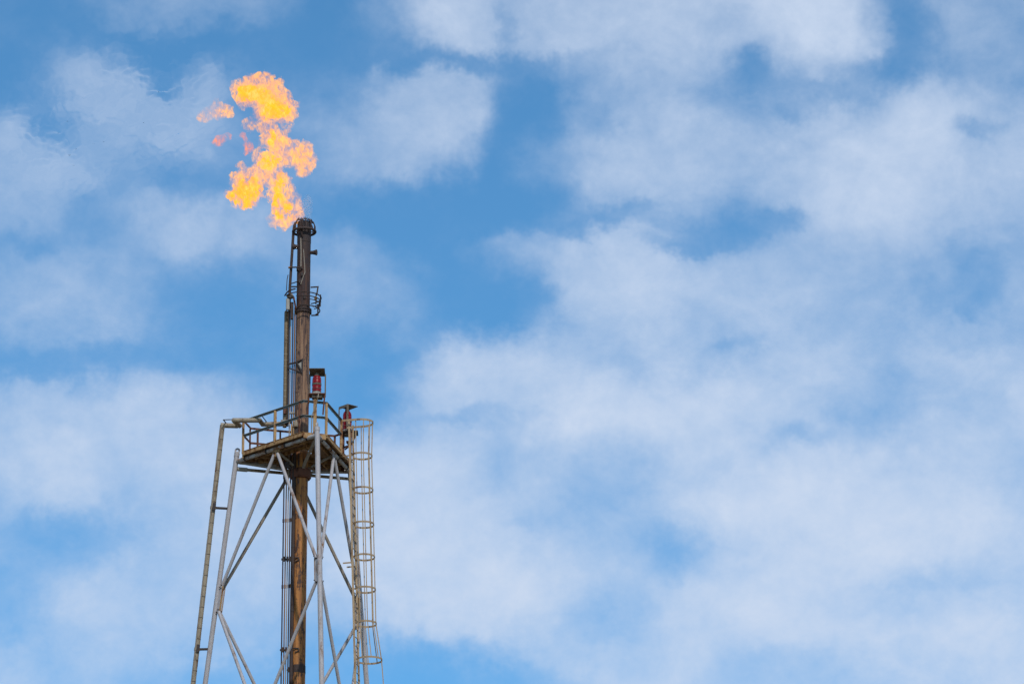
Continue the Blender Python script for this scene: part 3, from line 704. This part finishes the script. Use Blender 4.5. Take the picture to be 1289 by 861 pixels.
# beige mast foot plate at the near corner of the platform
# ------------------------------------------------------------------ warning beacons
def beacon_lamp(par, c, zb, zt):
    """twin-tier red beacon from base height zb to cap height zt"""
    H = zt - zb; q = lambda f: H * f
    bs = lathe('lamp_base', [(0.13, 0), (0.155, 0.005), (0.155, q(0.09)), (0.135, q(0.11))], (c.x, c.y, zb), 'white_fit', par, 28)
    l1 = lathe('lens', [(0.135, 0), (0.15, q(0.015)), (0.146, q(0.12)), (0.150, q(0.14)), (0.146, q(0.16)), (0.15, q(0.30)), (0.135, q(0.315))], (c.x, c.y, zb + q(0.11)), 'lens', par, 28)
    tube('lens_rib', arc(c.x, c.y, zb + q(0.25), 0.152, 0, 2 * math.pi, 28)[:-1], 0.008, 'hood', l1, 6, closed=True)
    lathe('lamp_band', [(0.13, 0), (0.158, 0.004), (0.158, q(0.07)), (0.13, q(0.075))], (c.x, c.y, zb + q(0.425)), 'hood', par, 28)
    lathe('lens', [(0.135, 0), (0.15, q(0.015)), (0.148, q(0.15)), (0.143, q(0.17)), (0.148, q(0.19)), (0.135, q(0.29)), (0.10, q(0.355)), (0.07, q(0.365))], (c.x, c.y, zb + q(0.50)), 'lens', par, 28)
    lathe('lamp_cap', [(0.075, 0), (0.075, q(0.08)), (0.06, q(0.13))], (c.x, c.y, zb + q(0.865)), 'hood', par, 20)

yb = (DV['B'] * RT).y
b1p = W(396.2, 547, yb - 0.03)
b1 = root('warning_beacon', b1p, 'taller red twin beacon on a stand, at the near corner beside the stack', 'beacon light', 'red warning beacons on the platform')
lc = W(398.6, 497, yb); zb1 = lc.z; zc1 = W(398, 470, yb).z
bar('mast', V((b1p.x, b1p.y - 0.01, ZF - 0.12)), V((b1p.x, b1p.y - 0.01, zb1 - 0.12)), 0.115, 0.09, 'beige', b1, side=V((1, 0, 0)))
tp = V((lc.x + 0.02, lc.y, zb1 - 0.025))
plate('table', [tp + V((sx * 0.25, sy * 0.22, 0)) for sx, sy in ((-1, -1), (1, -1), (1, 1), (-1, 1))], 0.03, 'rust', b1)
plate('table_rib', [tp + V((sx * 0.17, sy * 0.15, -0.06)) for sx, sy in ((-1, -1), (1, -1), (1, 1), (-1, 1))], 0.09, 'hood', b1)
for sx, tx, ty_, in ((-1, 386.8, 521.5), (1, 406.5, 522.0)):
    t = tp + V((sx * 0.255, -0.17, 0.02)); angle_iron('leg', t, W(tx, ty_, yb - 0.06), 0.05, 0.012, 'rust', b1, side=V((1, 0, 0)))
    t2 = tp + V((sx * 0.255, 0.2, 0.0)); angle_iron('hood_post', t2, V((t2.x, t2.y, zc1 + 0.04)), 0.045, 0.01, 'hood', b1, side=V((1, 0, 0)))
beacon_lamp(b1, V((lc.x, lc.y - 0.02, 0)), zb1, zc1)
hp = V((lc.x + 0.015, lc.y + 0.0, zc1 + 0.055))
plate('hood', [hp + V((-0.26, -0.26, 0.03)), hp + V((0.25, -0.26, 0.03)), hp + V((0.25, 0.26, -0.0)), hp + V((-0.26, 0.26, -0.0))], 0.016, 'hood', b1)
plate('hood_skirt', [hp + V((-0.26, 0.262, 0)), hp + V((0.25, 0.262, 0)), hp + V((0.25, 0.262, -0.07)), hp + V((-0.26, 0.262, -0.07))], 0.012, 'hood', b1)
tube('cable', [W(401, 495, yb - 0.2), W(400.2, 500, yb - 0.26), W(398.5, 508, yb - 0.12), W(395, 517, yb - 0.1), W(392.5, 523, yb - 0.05), W(392, 545, yb - 0.02)], 0.016, 'cladding', b1, 8)

cc = DV['C'] * RT
b2p = V((W(431.3, 560, cc.y - 0.05).x, cc.y - 0.05, ZF - 0.15))
b2 = root('warning_beacon', b2p, 'lower red beacon behind the ladder cage at the far corner', 'beacon light', 'red warning beacons on the platform')
l2 = W(437.6, 544, cc.y - 0.1); zb2 = l2.z; zc2 = W(437.6, 513.5, cc.y - 0.1).z
bar('mast', V((b2p.x, b2p.y, ZF - 0.25)), V((b2p.x, b2p.y, zb2 - 0.02)), 0.125, 0.10, 'rust', b2, side=V((1, 0, 0)))
tp = V((l2.x + 0.05, l2.y, zb2 - 0.03))
plate('table', [tp + V((-0.24, -0.22, 0)), tp + V((0.30, -0.22, 0)), tp + V((0.30, 0.22, 0)), tp + V((-0.24, 0.22, 0))], 0.05, 'dark', b2)
plate('table_rib', [tp + V((-0.15, -0.15, -0.06)), tp + V((0.22, -0.15, -0.06)), tp + V((0.22, 0.15, -0.06)), tp + V((-0.15, 0.15, -0.06))], 0.07, 'hood', b2)
tube('strut', [W(448, 547.5, cc.y - 0.15), W(442.5, 559.5, cc.y - 0.1), W(434, 566, cc.y - 0.05)], 0.024, 'rust', b2, 6)
beacon_lamp(b2, V((l2.x - 0.02, l2.y, 0)), zb2 - 0.02, zc2 - 0.02)
ha, hb, hc, hd = V((-0.30, 0.02, 0)), V((0.0, -0.30, 0)), V((0.34, -0.04, 0)), V((0.03, 0.30, 0))
hp = V((l2.x, l2.y, zc2 + 0.035))
plate('hood', [hp + ha, hp + hb, hp + hc, hp + hd], 0.018, 'hood', b2)
plate('hood_skirt', [hp + ha + V((0, 0, 0.005)), hp + hb + V((0, 0, 0.005)), hp + hb + V((0, 0, -0.085)), hp + ha + V((0, 0, -0.085))], 0.012, 'hood', b2)
for q, w in ((hb, 0.07), (ha, 0.04)):
    t = hp + q * 0.98; angle_iron('hood_post', V((t.x, t.y, zb2 - 0.05)), V((t.x, t.y, t.z - 0.02)), w, 0.012, 'hood', b2, side=V((1, 0, 0)))

# ------------------------------------------------------------------ caged ladder on the right face
gm_mid = (GN + GF) / 2
lad = root('caged_ladder', V((gm_mid.x, gm_mid.y, 0)) + n_bc * 0.9 + V((0, 0, 49.0)), 'cream caged ladder climbing the right side of the tower to the platform', 'ladder')
LSL = 0.034
def lad_pt(z, e, n):
    return V((gm_mid.x, gm_mid.y, 0)) + n_bc * (0.225 + n + LSL * max(0.0, ZT - z)) + e_bc * e + V((0, 0, z))
ZB = 49.0
for sgn in (-1, 1):
    st = [lad_pt(z, 0.225 * sgn, 0) for z in (ZB, 53, 57, ZF, ZT + 0.0)]
    bar_pts = st
    v, f = sweep(st, [(-0.035, -0.012), (0.035, -0.012), (0.035, 0.012), (-0.035, 0.012)])
    link_mesh('stile', v, f, 'cage', lad, smooth=False)
z = ZB + 0.2
while z < ZF + 0.1:
    tube('rung', [lad_pt(z, -0.215, 0), lad_pt(z, 0.215, 0)], 0.013, 'brown_grey', lad, 8); z += 0.305
def hoop_pts(z, w, dpt, back=0.0):
    if back: 
        out = [lad_pt(z, -w, back)]; s0 = dpt - w * 1.1
        out += [lad_pt(z, w * math.sin(-math.pi / 2 + math.pi * i / 16), s0 + w * 1.1 * math.cos(-math.pi / 2 + math.pi * i / 16)) for i in range(17)]
        return out + [lad_pt(z, w, back)]
    return [lad_pt(z, w * math.sin(t), dpt / 2 + dpt / 2 * math.cos(t)) for t in [math.radians(-150 + 300 * i / 24) for i in range(25)]]
def zh(py): return W(456, py, gm_mid.y - 0.1).z
HY = [574.5, 617.5, 661, 702, 743, 786, 832]
hoops = []
for i, py in enumerate(HY):
    w, dp = (0.35, 0.70) if i < len(HY) - 1 else (0.41, 0.86)
    hoops.append((zh(py), w, dp))
def hoop(zc, w, dp, back=0.0, hh=0.062):
    pts = hoop_pts(zc, w, dp, back)
    v, f = sweep(pts, [(-0.006, -hh / 2), (0.006, -hh / 2), (0.006, hh / 2), (-0.006, hh / 2)])
    return link_mesh('cage_hoop', v, f, 'cage', lad, smooth=False)
for zc, w, dp in hoops:
    hp_ = hoop(zc, w, dp)
    for sg in (-1, 1):
        bar('hoop_lug', lad_pt(zc, sg * 0.23, 0), lad_pt(zc, sg * w * 0.5, 0.067 * dp), 0.05, 0.01, 'cage', hp_, side=V((0, 0, 1)))
ztp = ZT - 0.02
hoop(ztp, 0.37, 0.76, -0.26, 0.07)
allz = [(ztp, 0.37, 0.76)] + hoops
for j, t in enumerate((-1.9, -1.15, -0.5, 0.0, 0.5, 1.15, 1.9)):           # vertical bars just inside the hoops
    pts = [lad_pt(zc, (w - 0.014) * math.sin(t), dp / 2 + (dp / 2 - 0.014) * math.cos(t)) for zc, w, dp in allz]
    if 0.0 <= t < 1.0:
        zc, w, dp = allz[-1]; pts.append(lad_pt(zc - 2.2, (w + 0.05) * math.sin(t), dp / 2 + 0.10 + (dp / 2) * math.cos(t)))
    v, f = sweep(pts, [(-0.015, -0.006), (0.015, -0.006), (0.015, 0.006), (-0.015, 0.006)])
    link_mesh('cage_bar', v, f, 'cage', lad, smooth=False)
for zc in (ZF - 0.1, 56.6, 52.2):                                 # arms from the ladder to the tower face
    for sg in (-1, 1):
        a = lad_pt(zc, sg * 0.225, 0); h_ = ZR - zc
        ca = leg_pt('B', max(0, h_)); cb = leg_pt('C', max(0, h_)); e = (cb - ca).normalized()
        b = ca + e * (a - ca).dot(e)
        bar('standoff', a, V((b.x, b.y, zc)), 0.05, 0.012, 'cage', lad, side=V((0, 0, 1)))
plate('landing', [lad_pt(ZB, -0.6, -0.3), lad_pt(ZB, 0.6, -0.3), lad_pt(ZB, 0.6, 1.4), lad_pt(ZB, -0.6, 1.4)], 0.04, 'deck', lad)

# ------------------------------------------------------------------ flame (a body of burning gas) and vapour wisp
rng = np.random.default_rng(11)
PERM = np.concatenate([rng.permutation(256)] * 2)
GRAD = rng.normal(size=(256, 3)); GRAD /= np.linalg.norm(GRAD, axis=1)[:, None]
def perlin(P):
    i = np.floor(P).astype(np.int64); f = P - i; i &= 255
    u = f * f * f * (f * (f * 6 - 15) + 10); out = 0
    for dx in (0, 1):
        for dy in (0, 1):
            for dz in (0, 1):
                hsh = PERM[PERM[PERM[(i[..., 0] + dx) & 255] + ((i[..., 1] + dy) & 255)] + ((i[..., 2] + dz) & 255)]
                gsel = GRAD[hsh]; d = ((f - np.array((dx, dy, dz))) * gsel).sum(-1)
                w = (u[..., 0] if dx else 1 - u[..., 0]) * (u[..., 1] if dy else 1 - u[..., 1]) * (u[..., 2] if dz else 1 - u[..., 2])
                out = out + w * d
    return out
def fbm(P, oct_, gain=0.5):
    a, s, o = 1.0, 1.0, 0.0
    for k in range(oct_):
        o = o + a * perlin(P * s + 17.3 * k); a *= gain; s *= 2.03
    return o
def surface_nets(Fd, org, h):
    """closed surface of Fd > 0 on a grid"""
    ins = Fd > 0; nx, ny, nz = Fd.shape
    corners = [(a, b, c) for a in (0, 1) for b in (0, 1) for c in (0, 1)]
    sub = lambda a, b, c: Fd[a:nx - 1 + a, b:ny - 1 + b, c:nz - 1 + c]
    cnt = sum((sub(*q) > 0).astype(int) for q in corners); act = (cnt > 0) & (cnt < 8)
    acc = np.zeros(act.shape + (3,)); num = np.zeros(act.shape)
    for q in corners:
        for ax in range(3):
            if q[ax] == 0:
                r = list(q); r[ax] = 1; f0, f1 = sub(*q), sub(*r); cr = (f0 > 0) != (f1 > 0)
                t = np.where(cr, f0 / np.where(cr, f0 - f1, 1), 0)
                for k in range(3): acc[..., k] += np.where(cr, q[k] + (t if k == ax else 0), 0)
                num += cr
    idx = -np.ones(act.shape, int); ii = np.argwhere(act); idx[act] = np.arange(len(ii))
    vs = (ii + acc[act] / num[act][:, None]) * h + org
    faces = []
    for ax in range(3):
        a, b = [(1, 2), (2, 0), (0, 1)][ax]
        s0 = [slice(None)] * 3; s1 = [slice(None)] * 3; s0[ax] = slice(0, -1); s1[ax] = slice(1, None)
        c0, c1 = ins[tuple(s0)], ins[tuple(s1)]
        e = np.argwhere(c0 != c1)
        e = e[(e[:, a] > 0) & (e[:, b] > 0) & (e[:, a] < Fd.shape[a] - 1) & (e[:, b] < Fd.shape[b] - 1)]
        q = []
        for da, db in ((-1, -1), (0, -1), (0, 0), (-1, 0)):
            w = e.copy(); w[:, a] += da; w[:, b] += db; q.append(idx[tuple(w.T)])
        q = np.stack(q, -1); flip = ~c0[tuple(e.T)]; q[flip] = q[flip][:, ::-1]
        faces += q.tolist()
    return vs, faces

def gas_body(name, blobs, h, warp, rough, mat, parent, seed=0.0, cut=0.0):
    """blobs: (px, py, rx, rz in photo pixels at the stack's distance, tilt degrees, depth offset m)"""
    B = []
    for (px, py, rx, rz, tl, dy) in blobs:
        p = W(px, py, dy); k = 1 / 37.4; B.append((p, rx * k, rz * k / 0.94, math.radians(tl)))
    lo = np.array([min(p[i] - 1.35 * max(a, b) for p, a, b, t in B) for i in range(3)]) - 0.12
    hi = np.array([max(p[i] + 1.35 * max(a, b) for p, a, b, t in B) for i in range(3)]) + 0.12
    n = np.ceil((hi - lo) / h).astype(int) + 1
    G = np.stack(np.meshgrid(*[lo[i] + h * np.arange(n[i]) for i in range(3)], indexing='ij'), -1)
    def field(gw, soft):
        best = np.full(gw.shape[:-1], -9.0)
        for p, a, b, t in B:
            d = gw - np.array(p); X = d[..., 0] * math.cos(t) + d[..., 2] * math.sin(t); Z = -d[..., 0] * math.sin(t) + d[..., 2] * math.cos(t)
            f = (1 - np.sqrt((X / a) ** 2 + (d[..., 1] / (0.8 * min(a, b) + 0.2 * max(a, b))) ** 2 + (Z / b) ** 2)) * min(a, b)
            best = np.maximum(best, f) + (0.03 * np.log1p(np.exp(-np.abs(best - f) / 0.03)) if soft else 0)
        return best
    near_ = field(G, False) > -1.1 * warp - 1.1 * rough
    g = G[near_]; q = g + seed
    wv = np.stack([fbm(q * 1.5 + 40 * i, 3, 0.55) for i in range(3)], -1)
    best = field(g + warp * wv * 1.2, True)
    Fd = np.full(G.shape[:3], -1.0)
    Fd[near_] = best + rough * fbm(q * 3.0 + 5, 5, 0.74) - cut
    for ax in range(3):
        s = [slice(None)] * 3; s[ax] = 0; Fd[tuple(s)] = -1; s[ax] = -1; Fd[tuple(s)] = -1
    vs, fs = surface_nets(Fd, lo, h)
    base = ORG.get(parent.name, V((0, 0, 0))) if parent else V((0, 0, 0))
    me = bpy.data.meshes.new(name); me.from_pydata((vs - np.array(base)).tolist(), [], fs); me.update()
    me.polygons.foreach_set('use_smooth', [True] * len(me.polygons))
    o = bpy.data.objects.new(name, me); COL.objects.link(o); me.materials.append(mat)
    if parent: o.parent = parent
    return o

def flame_material(name, hot, cool, bright, dens, lo=0.30):
    """glowing soot: what it gives off and what it blocks go together, so thin parts let the sky through and thick parts glow yellow"""
    m = bpy.data.materials.new(name); m.use_nodes = True; nt = m.node_tree; nt.nodes.clear()
    out = nt.nodes.new('ShaderNodeOutputMaterial')
    tc = nt.nodes.new('ShaderNodeTexCoord'); P = tc.outputs['Object']
    n1 = nnoise(nt, nmap(nt, P, (0, 0, 0), (1, 0.6, 1)), 1.5, 3, 0.6, 0.6)
    n2 = nnoise(nt, nmap(nt, P, (4, 2, 9), (1, 0.25, 1)), 3.4, 6, 0.70, 1.3)
    n3 = nnoise(nt, nmap(nt, P, (1, 6, 3), (1, 0.25, 1)), 8.0, 4, 0.7, 1.0)
    ridge = nmath(nt, 'SUBTRACT', 1.0, nmath(nt, 'MULTIPLY', nmath(nt, 'ABSOLUTE', nmath(nt, 'SUBTRACT', n2, 0.5)), 7.0), clamp=True)
    core = nrange(nt, nmath(nt, 'MULTIPLY_ADD', nmath(nt, 'SUBTRACT', n2, 0.5), 0.5, n1), 0.42, 0.66)
    sg = nmath(nt, 'MULTIPLY', nmath(nt, 'MULTIPLY_ADD', ridge, 1.5, lo), nmath(nt, 'MULTIPLY_ADD', core, 1.9, 0.35))
    sg = nmath(nt, 'MULTIPLY', nmath(nt, 'MULTIPLY', sg, nrange(nt, n3, 0.40, 0.60, 0.04, 1.7)), dens)
    colr = nmixc(nt, core, cool, hot); colr = nmixc(nt, nmath(nt, 'MULTIPLY', ridge, nrange(nt, n3, 0.48, 0.62)), colr, bright)
    em = nt.nodes.new('ShaderNodeEmission'); nt.links.new(colr, em.inputs[0]); nt.links.new(sg, em.inputs[1])
    ab = nt.nodes.new('ShaderNodeVolumeAbsorption'); ab.inputs[0].default_value = (0.08, 0.0, 0.0, 1); nt.links.new(sg, ab.inputs[1])
    ad = nt.nodes.new('ShaderNodeAddShader'); nt.links.new(em.outputs[0], ad.inputs[0]); nt.links.new(ab.outputs[0], ad.inputs[1])
    nt.links.new(ad.outputs[0], out.inputs['Volume'])
    return m
FL = flame_material('burning_gas', (1.40, 0.58, 0.06), (1.25, 0.40, 0.12), (1.7, 0.92, 0.26), 1.45, 0.06)
FLC = flame_material('burning_gas_core', (1.6, 0.66, 0.005), (1.35, 0.46, 0.01), (1.8, 0.86, 0.05), 6.0, 0.2)
FLR = flame_material('dying_flame', (1.1, 0.34, 0.16), (1.0, 0.27, 0.18), (1.2, 0.42, 0.2), 1.5)
fl = root('flame', W(376, 280, 0.0), 'large ragged orange and yellow flame blowing left above the stack tip', 'flame')
main = [(313, 116, 17, 16, 0, 0.0), (331, 117, 20, 18, 0, -.1), (333, 104, 13, 9, 0, 0), (350, 130, 18, 17, 0, .1), (340, 143, 16, 12, 0, 0), (362, 139, 13, 14, 0, .1), (366, 152, 6, 8, 0, .1),
        (315, 157, 8, 7, 0, -.1), (336, 158, 13, 12, 0, 0), (341, 172, 12, 12, 0, 0.1), (354, 172, 10, 10, 0, 0), (325, 192, 8, 7, 0, 0), (351, 185, 13, 12, 0, 0), (366, 190, 14, 12, 0, -.1), (384, 190, 10, 13, 0, 0), (392, 206, 8, 9, 0, 0), (377, 203, 12, 12, 0, 0), (380, 216, 8, 8, 0, .1),
        (333, 204, 13, 11, 0, -.1), (345, 209, 12, 10, 0, 0), (360, 205, 10, 9, 0, .1), (329, 220, 13, 12, 0, 0), (311, 238, 18, 15, 0, -.1), (300, 247, 15, 9, -15, 0), (306, 253, 12, 8, 0, 0), (288, 245, 8, 4.5, 0, 0), (318, 228, 14, 12, 0, 0),
        (301, 224, 8, 9, 0, .1), (304, 213, 5, 7, 0, 0), (322, 236, 9, 11, 0, .1), (340, 224, 11, 9, 0, 0),
        (353, 226, 9, 10, 0, 0), (349, 241, 9, 13, 0, -.1), (362, 246, 9, 10, 0, 0), (355, 258, 11, 12, 0, .1), (368, 258, 9, 11, 0, 0), (346, 272, 8, 9, 0, -.1), (360, 274, 11, 9, 0, 0), (371, 272, 8, 9, 0, 0), (375, 278, 5, 5, 0, 0), (341, 280, 4, 5, 0, 0), (356, 285, 4, 5, 0, 0)]
gas_body('flame_body', [(a, b, c * 1.2, d * 1.2, e, f) for a, b, c, d, e, f in main], 0.03, 0.17, 0.16, FL, fl, 0.0, 0.0)
core = [(312, 117, 13, 11, 0, 0), (330, 122, 13, 9, 0, 0), (344, 136, 15, 10, -20, 0), (340, 146, 12, 6, 0, 0), (355, 140, 10, 8, 0, 0), (343, 172, 5, 8, 0, 0), (333, 206, 9, 7, 0, 0), (345, 205, 7, 5, 20, 0)]
gas_body('flame_core', core, 0.03, 0.14, 0.15, FLC, fl, 1.7, 0.02)['label'] = 'bright yellow heart of the upper flame'
core = [(311, 240, 18, 14, 0, 0), (300, 247, 14, 8, -10, 0), (306, 253, 12, 7, 0, 0), (318, 230, 8, 9, 0, 0), (354, 226, 5, 9, 0, 0), (349, 240, 6, 11, 0, 0), (346, 256, 5, 9, 0, 0), (350, 270, 8, 7, 0, 0), (360, 258, 6, 8, 0, 0), (366, 272, 6, 5, 0, 0)]
gas_body('flame_core', core, 0.03, 0.12, 0.13, FLC, fl, 4.1, 0.01)['label'] = 'bright yellow heart of the lower flame'
gas_body('flame_tongue', [(271, 142, 15, 7, 12, 0), (257, 147, 11, 6, 10, 0), (285, 140, 9, 8, 0, 0), (272, 133, 5, 7, 0, 0)], 0.03, 0.12, 0.11, FL, fl, 3.3, -0.02)['label'] = 'torn-off flame lick at the upper left'
gas_body('flame_tongue', [(309, 178, 3.5, 11, 8, 0), (316, 184, 5, 6, 0, 0), (304, 170, 4, 4, 0, 0), (311, 190, 3.5, 8, -10, 0)], 0.034, 0.10, 0.06, FLR, fl, 6.1, 0.0)
gas_body('flame_tongue', [(279, 177, 13, 6, 30, 0), (286, 172, 7, 4, 30, 0)], 0.034, 0.10, 0.06, FLR, fl, 8.8, 0.0)['label'] = 'small fading reddish lick'
gas_body('flame_tongue', [(320, 256, 4, 4, 0, 0)], 0.034, 0.08, 0.05, FLR, fl, 5.2, 0.0)

vm = bpy.data.materials.new('thin_vapour'); vm.use_nodes = True; vt = vm.node_tree; vt.nodes.clear()
vo = vt.nodes.new('ShaderNodeOutputMaterial'); pv = vt.nodes.new('ShaderNodeVolumePrincipled')
pv.inputs['Color'].default_value = (0.9, 0.9, 0.95, 1)
vtc = vt.nodes.new('ShaderNodeTexCoord'); vnz = nnoise(vt, vtc.outputs['Object'], 3.0, 3, 0.6)
vt.links.new(nrange(vt, vnz, 0.35, 0.65, 0.35, 0.6), pv.inputs['Density']); vt.links.new(pv.outputs[0], vo.inputs['Volume'])
wisp = gas_body('vapour_wisp', [(387, 275, 6, 9, 0, 0), (387, 265, 7, 11, 0, 0), (386.5, 255, 6, 10, 0, 0)], 0.05, 0.06, 0.0, vm, None, 2.7, 0.0)
tag(wisp, 'faint pale wisp of vapour rising straight from the burner tip', 'vapour', None, 'stuff')

# hot air drifting off behind the flame, seen only by how it bends the sky behind it
hm = bpy.data.materials.new('hot_air'); hm.use_nodes = True; ht = hm.node_tree; ht.nodes.clear()
ho = ht.nodes.new('ShaderNodeOutputMaterial'); rf = ht.nodes.new('ShaderNodeBsdfRefraction')
rf.inputs['Color'].default_value = (1, 1, 1, 1); rf.inputs['Roughness'].default_value = 0.0; rf.inputs['IOR'].default_value = 0.9988
ht.links.new(rf.outputs[0], ho.inputs['Surface'])
plume = [(185, 130, 150, 125), (90, 165, 130, 120)]
gx, gz = np.meshgrid(np.arange(-60, 340, 2.0), np.arange(-10, 292, 2.0), indexing='ij')
msk = np.zeros_like(gx)
for (px, py, a, b) in plume: msk = np.maximum(msk, 1 - np.sqrt(((gx - px) / a) ** 2 + ((gz - py) / b) ** 2))
msk = np.clip(msk / 0.8, 0, 1); msk = msk * msk * (3 - 2 * msk)
YH = 5.0
pos = np.array([[tuple(W(float(x), float(z), YH)) for z in gz[0]] for x in gx[:, 0]])
q = np.stack([pos[..., 0] * 1.0 + pos[..., 2] * 0.35, pos[..., 2] * 1.5 - pos[..., 0] * 0.5, np.full(gx.shape, 0.3)], -1)
swirl = np.stack([fbm(q * 0.7 + 9, 2), fbm(q * 0.7 + 31, 2), 0 * gx], -1)
front = YH - msk * (0.30 + 0.05 * fbm(q * 1.3 + 0.9 * swirl + 3, 3)); back = YH + msk * (0.30 + 0.26 * fbm(q * 2.9 + 1.8 * swirl + 7, 4, 0.55))
vh, fh = [], []; nxh, nzh = gx.shape; idf, idb = -np.ones(gx.shape, int), -np.ones(gx.shape, int)
for i in range(nxh):
    for j in range(nzh):
        x, _, z = pos[i, j]
        idf[i, j] = len(vh); vh.append((x, float(front[i, j]), z))
        idb[i, j] = len(vh); vh.append((x, float(back[i, j]) + 0.004, z))
for i in range(nxh - 1):
    for j in range(nzh - 1):
        if max(msk[i, j], msk[i + 1, j], msk[i, j + 1], msk[i + 1, j + 1]) > 0:
            fh.append((idf[i, j], idf[i, j + 1], idf[i + 1, j + 1], idf[i + 1, j])); fh.append((idb[i, j], idb[i + 1, j], idb[i + 1, j + 1], idb[i, j + 1]))
used = sorted({k for f in fh for k in f}); remap = {k: n for n, k in enumerate(used)}
mh = bpy.data.meshes.new('heat_haze'); mh.from_pydata([vh[k] for k in used], [], [tuple(remap[k] for k in f) for f in fh]); mh.update()
mh.polygons.foreach_set('use_smooth', [True] * len(mh.polygons)); mh.materials.append(hm)
hz = bpy.data.objects.new('heat_haze', mh); COL.objects.link(hz)
tag(hz, 'rippling clear hot air in the sky left of the flame', 'hot air', None, 'stuff')
